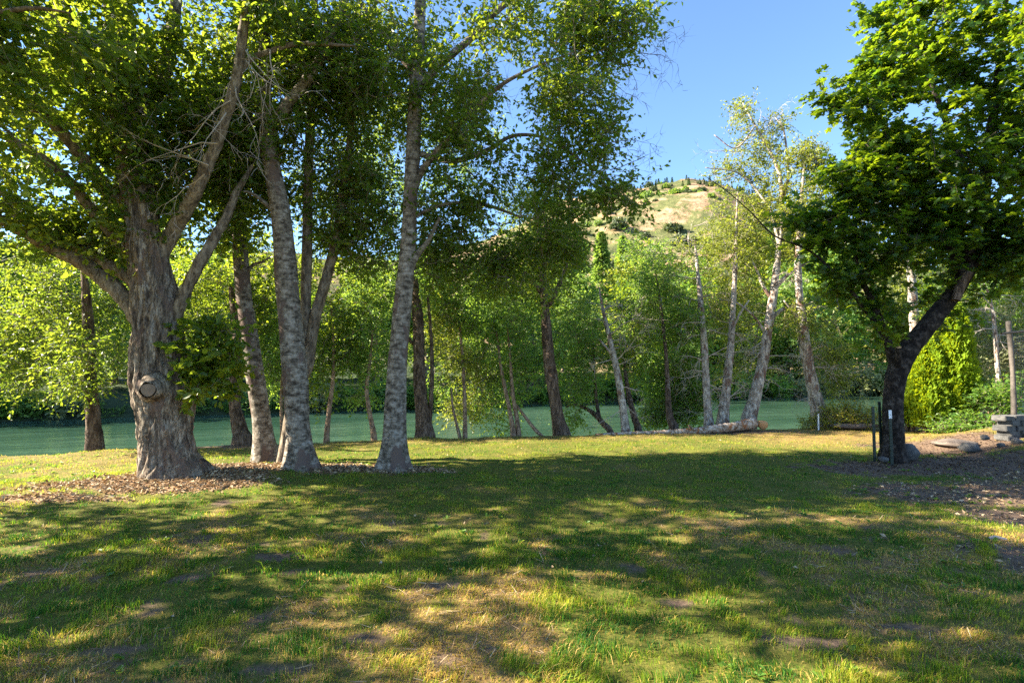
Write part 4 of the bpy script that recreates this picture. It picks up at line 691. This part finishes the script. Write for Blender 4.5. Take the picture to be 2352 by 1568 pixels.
tpost('taller dark metal post close to the left side of the maple trunk', 2025, 922, 1046, 9.35, False)
tpost('green metal post with white tip standing in front of the maple trunk', 2049, 942, 1056, 8.8, True)
def stake(name, label, px, yt, yb, d, r, m):
    b = W(px, yb, d); t = W(px, yt, d); mb = MB(); tube(mb, np.array([[b[0], b[1], b[2] - .2, r], [(b[0] + t[0]) / 2, b[1], (b[2] + t[2]) / 2, r], [t[0], t[1], t[2], r * .9]]), 4, .3); return tag(mb.obj(name, m, origin=b), label, 'stake')
stake('survey_stake', 'white marker stake on the bank in front of the last pale leaning trunk', 1880, 950, 986, 14.0, .022, M['white_paint'])
stake('survey_stake', 'thin red marker stake at the lawn edge just left of the old trunk', 343, 1010, 1036, 10.2, .014, M['red_paint'])
fp = thing('wire_fence', W(2322, 960, 11.6), 'grey wooden post with crossbar and wire mesh above the stone wall', 'fence'); mb = MB(); tube(mb, path([(2330, 1000, 11, 11.6), (2326, 850, 10, 11.6), (2316, 738, 10, 11.6)], 11.6), 10, .1, rough_bark(.15, 20, 4, 3)); mb.obj('post', M['post_wood'], fp, smooth=True)
mb = MB(); tube(mb, path([(2300, 766, 5, 11.5), (2340, 762, 5, 11.5), (2440, 752, 5, 11.5)], 11.5), 7, .2); mb.obj('rail', M['post_wood'], fp, smooth=True)
mb = MB(); a = W(2330, 770, 11.6); b = W(2460, 940, 11.6); A = []; B = []
for k in range(28):
    x = a[0] + (b[0] - a[0]) * k / 27; A.append((x, a[1], a[2])); B.append((x, a[1], b[2])); z = a[2] + (b[2] - a[2]) * k / 27; A.append((a[0], a[1], z)); B.append((b[0], a[1], z))
sticks(mb, A, B, .0022, .0022, 3); mb.obj('wire_mesh', M['wire'], fp)

# ------------------------------------------------------------------ far bank
def far_proto(kind, seed):
    r = np.random.default_rng(seed); mb = MB(); tk = MB()
    if kind == 'broad':
        h = 14.; tube(tk, np.array([[0, 0, -1.5, .28], [.2, 0, 4, .22], [.1, .1, 9, .12], [0, 0, 12.5, .04]]), 7, .5, rough_bark(.2, 3, 1, seed)); bl = []
        for k in range(16):
            z = r.uniform(1.2, 13); R = 4.2 * (1 - abs(z - 6) / 10.5) ; a = r.uniform(0, 6.28); q = R * r.uniform(.2, .75); bl.append(((q * math.cos(a), q * math.sin(a), z), (R * .55 + .5, R * .55 + .5, 1.5 + r.uniform(0, .9)), 46))
        foliage(bl, None, mb, None, shoots=4, nl=4, slen=.75, size=.34, tmpl=TUFT, gap=.34, gscale=.55, seed=seed, shell=.4, up=.5)
    elif kind == 'conifer':
        tube(tk, np.array([[0, 0, -1.5, .3], [0, 0, 9, .15], [0, 0, 17.5, .02]]), 7, .8); n = 5200; z = 1.5 + 16 * r.random(n) ** 1.15; R = (18 - z) * .21 * (.75 + .5 * vn(np.stack([z * 1.1, z * 0, z * 0], -1), seed)); th = r.uniform(0, 6.283, n); q = R * r.random(n) ** .5
        p = np.stack([q * np.cos(th), q * np.sin(th), z - q * .25], -1); o = np.stack([np.cos(th), np.sin(th), -.35 + 0 * th], -1); leaves(mb, p, o + r.normal(size=(n, 3)) * .3, UP + r.normal(size=(n, 3)) * .5, r.uniform(.3, .65, n), TUFT, r.random(n))
    elif kind == 'bush':
        foliage([((0, 0, 1.2), (1.9, 1.6, 1.3), 60), ((.9, .2, .8), (1.4, 1.2, .9), 30), ((-1, 0, .8), (1.3, 1.2, .9), 30)], None, mb, None, shoots=4, nl=4, slen=.6, size=.3, tmpl=TUFT, gap=.3, gscale=.8, seed=seed, shell=.35, up=.5)
    elif kind == 'scrub':
        n = 420; v = nrm(r.normal(size=(n, 3))) * (r.random(n) ** .35)[:, None]; v[:, 2] = np.abs(v[:, 2]); p = v * np.array([2.0, 2.0, 1.9]) * (.75 + .5 * vn(v * 1.6 + seed, seed))[:, None]; leaves(mb, p, r.normal(size=(n, 3)) + v, v + UP * .4 + r.normal(size=(n, 3)) * .4, r.uniform(.5, .95, n), TUFT, r.random(n))
    elif kind == 'fir':
        n = 380; z = 9 * r.random(n) ** 1.2; R = (9.5 - z) * .24; th = r.uniform(0, 6.283, n); q = R * r.random(n) ** .5; p = np.stack([q * np.cos(th), q * np.sin(th), z], -1); o = np.stack([np.cos(th), np.sin(th), -.3 + 0 * th], -1); leaves(mb, p, o + r.normal(size=(n, 3)) * .3, UP + r.normal(size=(n, 3)) * .5, r.uniform(.7, 1.2, n), TUFT, r.random(n))
    return mb, tk
PROTO = {}
def far(kind, k, name, leaf, loc, label, cat, sx, sz, rz, group):
    key = (kind, k, leaf)
    if key not in PROTO:
        mb, tk = far_proto(kind, 100 + k * 7 + len(kind)); PROTO[key] = (mb.mesh('crown', M[leaf]), tk.mesh('trunk', M['bark_limb'], smooth=True) if tk.n else None)
    cm, tm = PROTO[key]
    if tm is None:
        o = bpy.data.objects.new(name, cm); COL.objects.link(o); tag(o, label, cat, group)
    else:
        o = thing(name, loc, label, cat, group)
        for nm, me in (('trunk', tm), ('crown', cm)):
            c = bpy.data.objects.new(nm, me); COL.objects.link(c); c.parent = o
    o.location = [float(v) for v in loc]; o.scale = (sx, sx, sz); o.rotation_euler = (0, 0, rz); return o
fr = np.random.default_rng(31)
def ter(px, extra):
    a = (px - 1176) / F; ia = int(np.argmin(np.abs(ta - a))); col_y = yy[:, ia]; y = y0[0, ia] + extra; it = int(np.argmin(np.abs(col_y - y))); return np.array([xx[it, ia], yy[it, ia], hz[it, ia]])
LAND = [(-300, 'far left beyond the stout straight trunk'), (60, 'left of the stout straight brown trunk'), (160, 'behind the stout straight brown trunk'), (280, 'right of the stout straight brown trunk'), (470, 'between the old tree and hollow trunk'), (580, 'behind the slim leaning grey trunk'), (720, 'behind the blotchy grey trunk'), (800, 'between the two slender saplings'), (900, 'behind the peeling pale trunk'), (980, 'behind the stout dark rough trunk'), (1060, 'behind the pair of thin stems'), (1150, 'behind the twin reddish stems'), (1230, 'left of the dark brown leaning trunk'), (1300, 'right of the dark brown leaning trunk'), (1380, 'behind the half dead trunk'), (1440, 'above the thin end of the log'), (1520, 'behind the dense rounded tree'), (1600, 'behind the first pale trunk'), (1700, 'between the second and the white trunk'), (1790, 'right of the white leaning trunk'), (1860, 'behind the last pale trunk'), (1950, 'above the yellow weeds'), (2020, 'behind the metal posts'), (2110, 'behind the maple trunk'), (2230, 'behind the arborvitae'), (2340, 'behind the wire fence'), (2450, 'beyond the right edge')]
def near_land(px): return min(LAND, key=lambda q: abs(q[0] - px))[1]
FT = []
for row, (ext, cnt, off) in enumerate(((5, 24, 0), (17, 18, 40))):
    for k in range(cnt): FT.append((row, -330 + off + k * (2850 / cnt) + fr.uniform(-18, 18), ext + fr.uniform(-2, 3)))
used = {}
for row, px, ext in FT:
    loc = ter(px, ext); d = loc[1]
    ytop = np.interp(px, [-300, 300, 700, 950, 1100, 1300, 1480, 1620, 1800, 1950, 2100, 2400], [520, 540, 580, 575, 565, 560, 540, 560, 560, 540, 530, 530]) + (50 if row == 0 else 0) + fr.uniform(-25, 35)
    H = W(px, ytop, d)[2] - loc[2]; sz = max(H, 5) / 14.; leaf = ['leaf_far', 'leaf_fresh', 'leaf_olive', 'leaf_alder'][int(fr.choice([0, 0, 0, 1, 1, 2, 3]))]
    nm = near_land(px); look = {'leaf_far': 'mid-green', 'leaf_fresh': 'bright green', 'leaf_olive': 'olive green', 'leaf_alder': 'dark green'}[leaf]
    look = look.replace('mid-green', 'green'); lab = f"{look} {'front' if row == 0 else 'taller rear'} tree across the river, {nm}"; c = used.get(lab, 0); used[lab] = c + 1
    if c: lab = lab.replace('tree across', 'second tree over' if c == 1 else 'third tree over')
    far('broad', int(fr.integers(0, 3)), 'far_bank_tree', leaf, loc, lab, 'tree', sz * fr.uniform(.95, 1.25), sz, fr.uniform(0, 6.28), 'trees on the far bank')
for px, ext, yt, lab in [(1385, 45, 525, 'green conifer on the far slope, left of its twin below the tan hill'), (1432, 48, 535, 'green conifer on the far slope, right of its twin below the tan hill'), (1270, 40, 545, 'green conifer on the far slope behind the hanging dark crown'), (1890, 40, 560, 'green conifer on the far slope behind the last pale trunk')]:
    loc = ter(px, ext); s = (W(px, yt, loc[1])[2] - loc[2]) / 18; far('conifer', 0, 'far_conifer', 'leaf_far', loc, lab, 'conifer', s * 1.1, s, fr.uniform(0, 6), 'conifers on the far slope')
for k in range(46):
    px = -320 + k * 61 + fr.uniform(-15, 15); loc = ter(px, fr.uniform(-.6, .8)); loc[2] = WZ + fr.uniform(-.1, .4); s = fr.uniform(.7, 1.5) * loc[1] / 62
    far('bush', int(fr.integers(0, 3)), 'shore_bush', ['leaf_far', 'leaf_fresh', 'leaf_pale'][int(fr.choice([0, 0, 1, 1, 2]))], loc, 'leafy bush overhanging the water in the row along the far shore', 'bush', s * 1.25, s, fr.uniform(0, 6.28), 'bushes along the far shore')
n = 0
while n < 298:
    px = fr.uniform(1150, 1900); t = fr.uniform(.14, .97); loc = hill_at(px + fr.uniform(-4, 4), t)
    if vn(np.array([loc[:2] * .03]), 6)[0] < .40 + .06 * t: continue
    s = fr.uniform(.7, 2.4) * (.6 if fr.random() < .5 else 1); loc[0] += fr.uniform(-2, 2); loc[2] -= .3
    far('scrub', int(fr.integers(0, 4)), 'hill_scrub', ['leaf_scrub', 'leaf_far'][int(fr.random() < .35)], loc, 'round dark green bush dotted on the tan dry hillside', 'bush', s, s * fr.uniform(.8, 1.2), fr.uniform(0, 6.28), 'bushes on the hillside'); n += 1
for k in range(230):
    px = fr.uniform(1430, 1760) if k < 190 else fr.uniform(1290, 1430); loc = hill_at(px, 1.02 - .26 * fr.random() ** 1.6); loc[0] += fr.uniform(-3, 3); s = fr.uniform(.28, .62); loc[2] -= .3
    far('fir', int(fr.integers(0, 3)), 'ridge_fir', 'leaf_conifer', loc, 'tiny dark conifer in the fringe along the hilltop ridge', 'conifer', s, s, fr.uniform(0, 6.28), 'conifers along the ridge')

# ------------------------------------------------------------------ light, sky, camera
w = bpy.data.worlds.new('World'); S.world = w; w.use_nodes = True; nt = w.node_tree; bg = nt.nodes['Background']
sky = nt.nodes.new('ShaderNodeTexSky'); sky.sky_type = 'NISHITA'; sky.sun_disc = False; sky.sun_elevation = SUN_EL; sky.sun_rotation = SUN_AZ; sky.air_density = 1.0; sky.dust_density = .1; sky.ozone_density = 5.0; sky.altitude = 300
nt.links.new(sky.outputs[0], bg.inputs[0]); bg.inputs[1].default_value = .067
sun = bpy.data.lights.new('sun', 'SUN'); sun.energy = 5.0; sun.angle = math.radians(.53); sun.color = (1, .90, .72); so = bpy.data.objects.new('sun', sun); COL.objects.link(so)
from mathutils import Vector
sd = Vector((math.sin(SUN_AZ) * math.cos(SUN_EL), math.cos(SUN_AZ) * math.cos(SUN_EL), math.sin(SUN_EL)))
so.rotation_euler = (-sd).to_track_quat('-Z', 'Y').to_euler(); so.location = sd * 50
cam = bpy.data.cameras.new('camera'); cam.lens = 18; cam.sensor_width = 36; cam.clip_start = .05; cam.clip_end = 3000
co = bpy.data.objects.new('camera', cam); COL.objects.link(co); co.location = (0, 0, CAMZ); co.rotation_euler = (math.pi / 2 + PITCH, 0, 0); S.camera = co
vs = S.view_settings; S.display_settings.display_device = 'sRGB'; vs.view_transform = 'Standard'; vs.look = 'None'; vs.exposure = 2.62; vs.gamma = 1; vs.use_curve_mapping = False
S.cycles.use_denoising = False; S.cycles.max_bounces = 8; S.cycles.diffuse_bounces = 4; S.cycles.transparent_max_bounces = 4
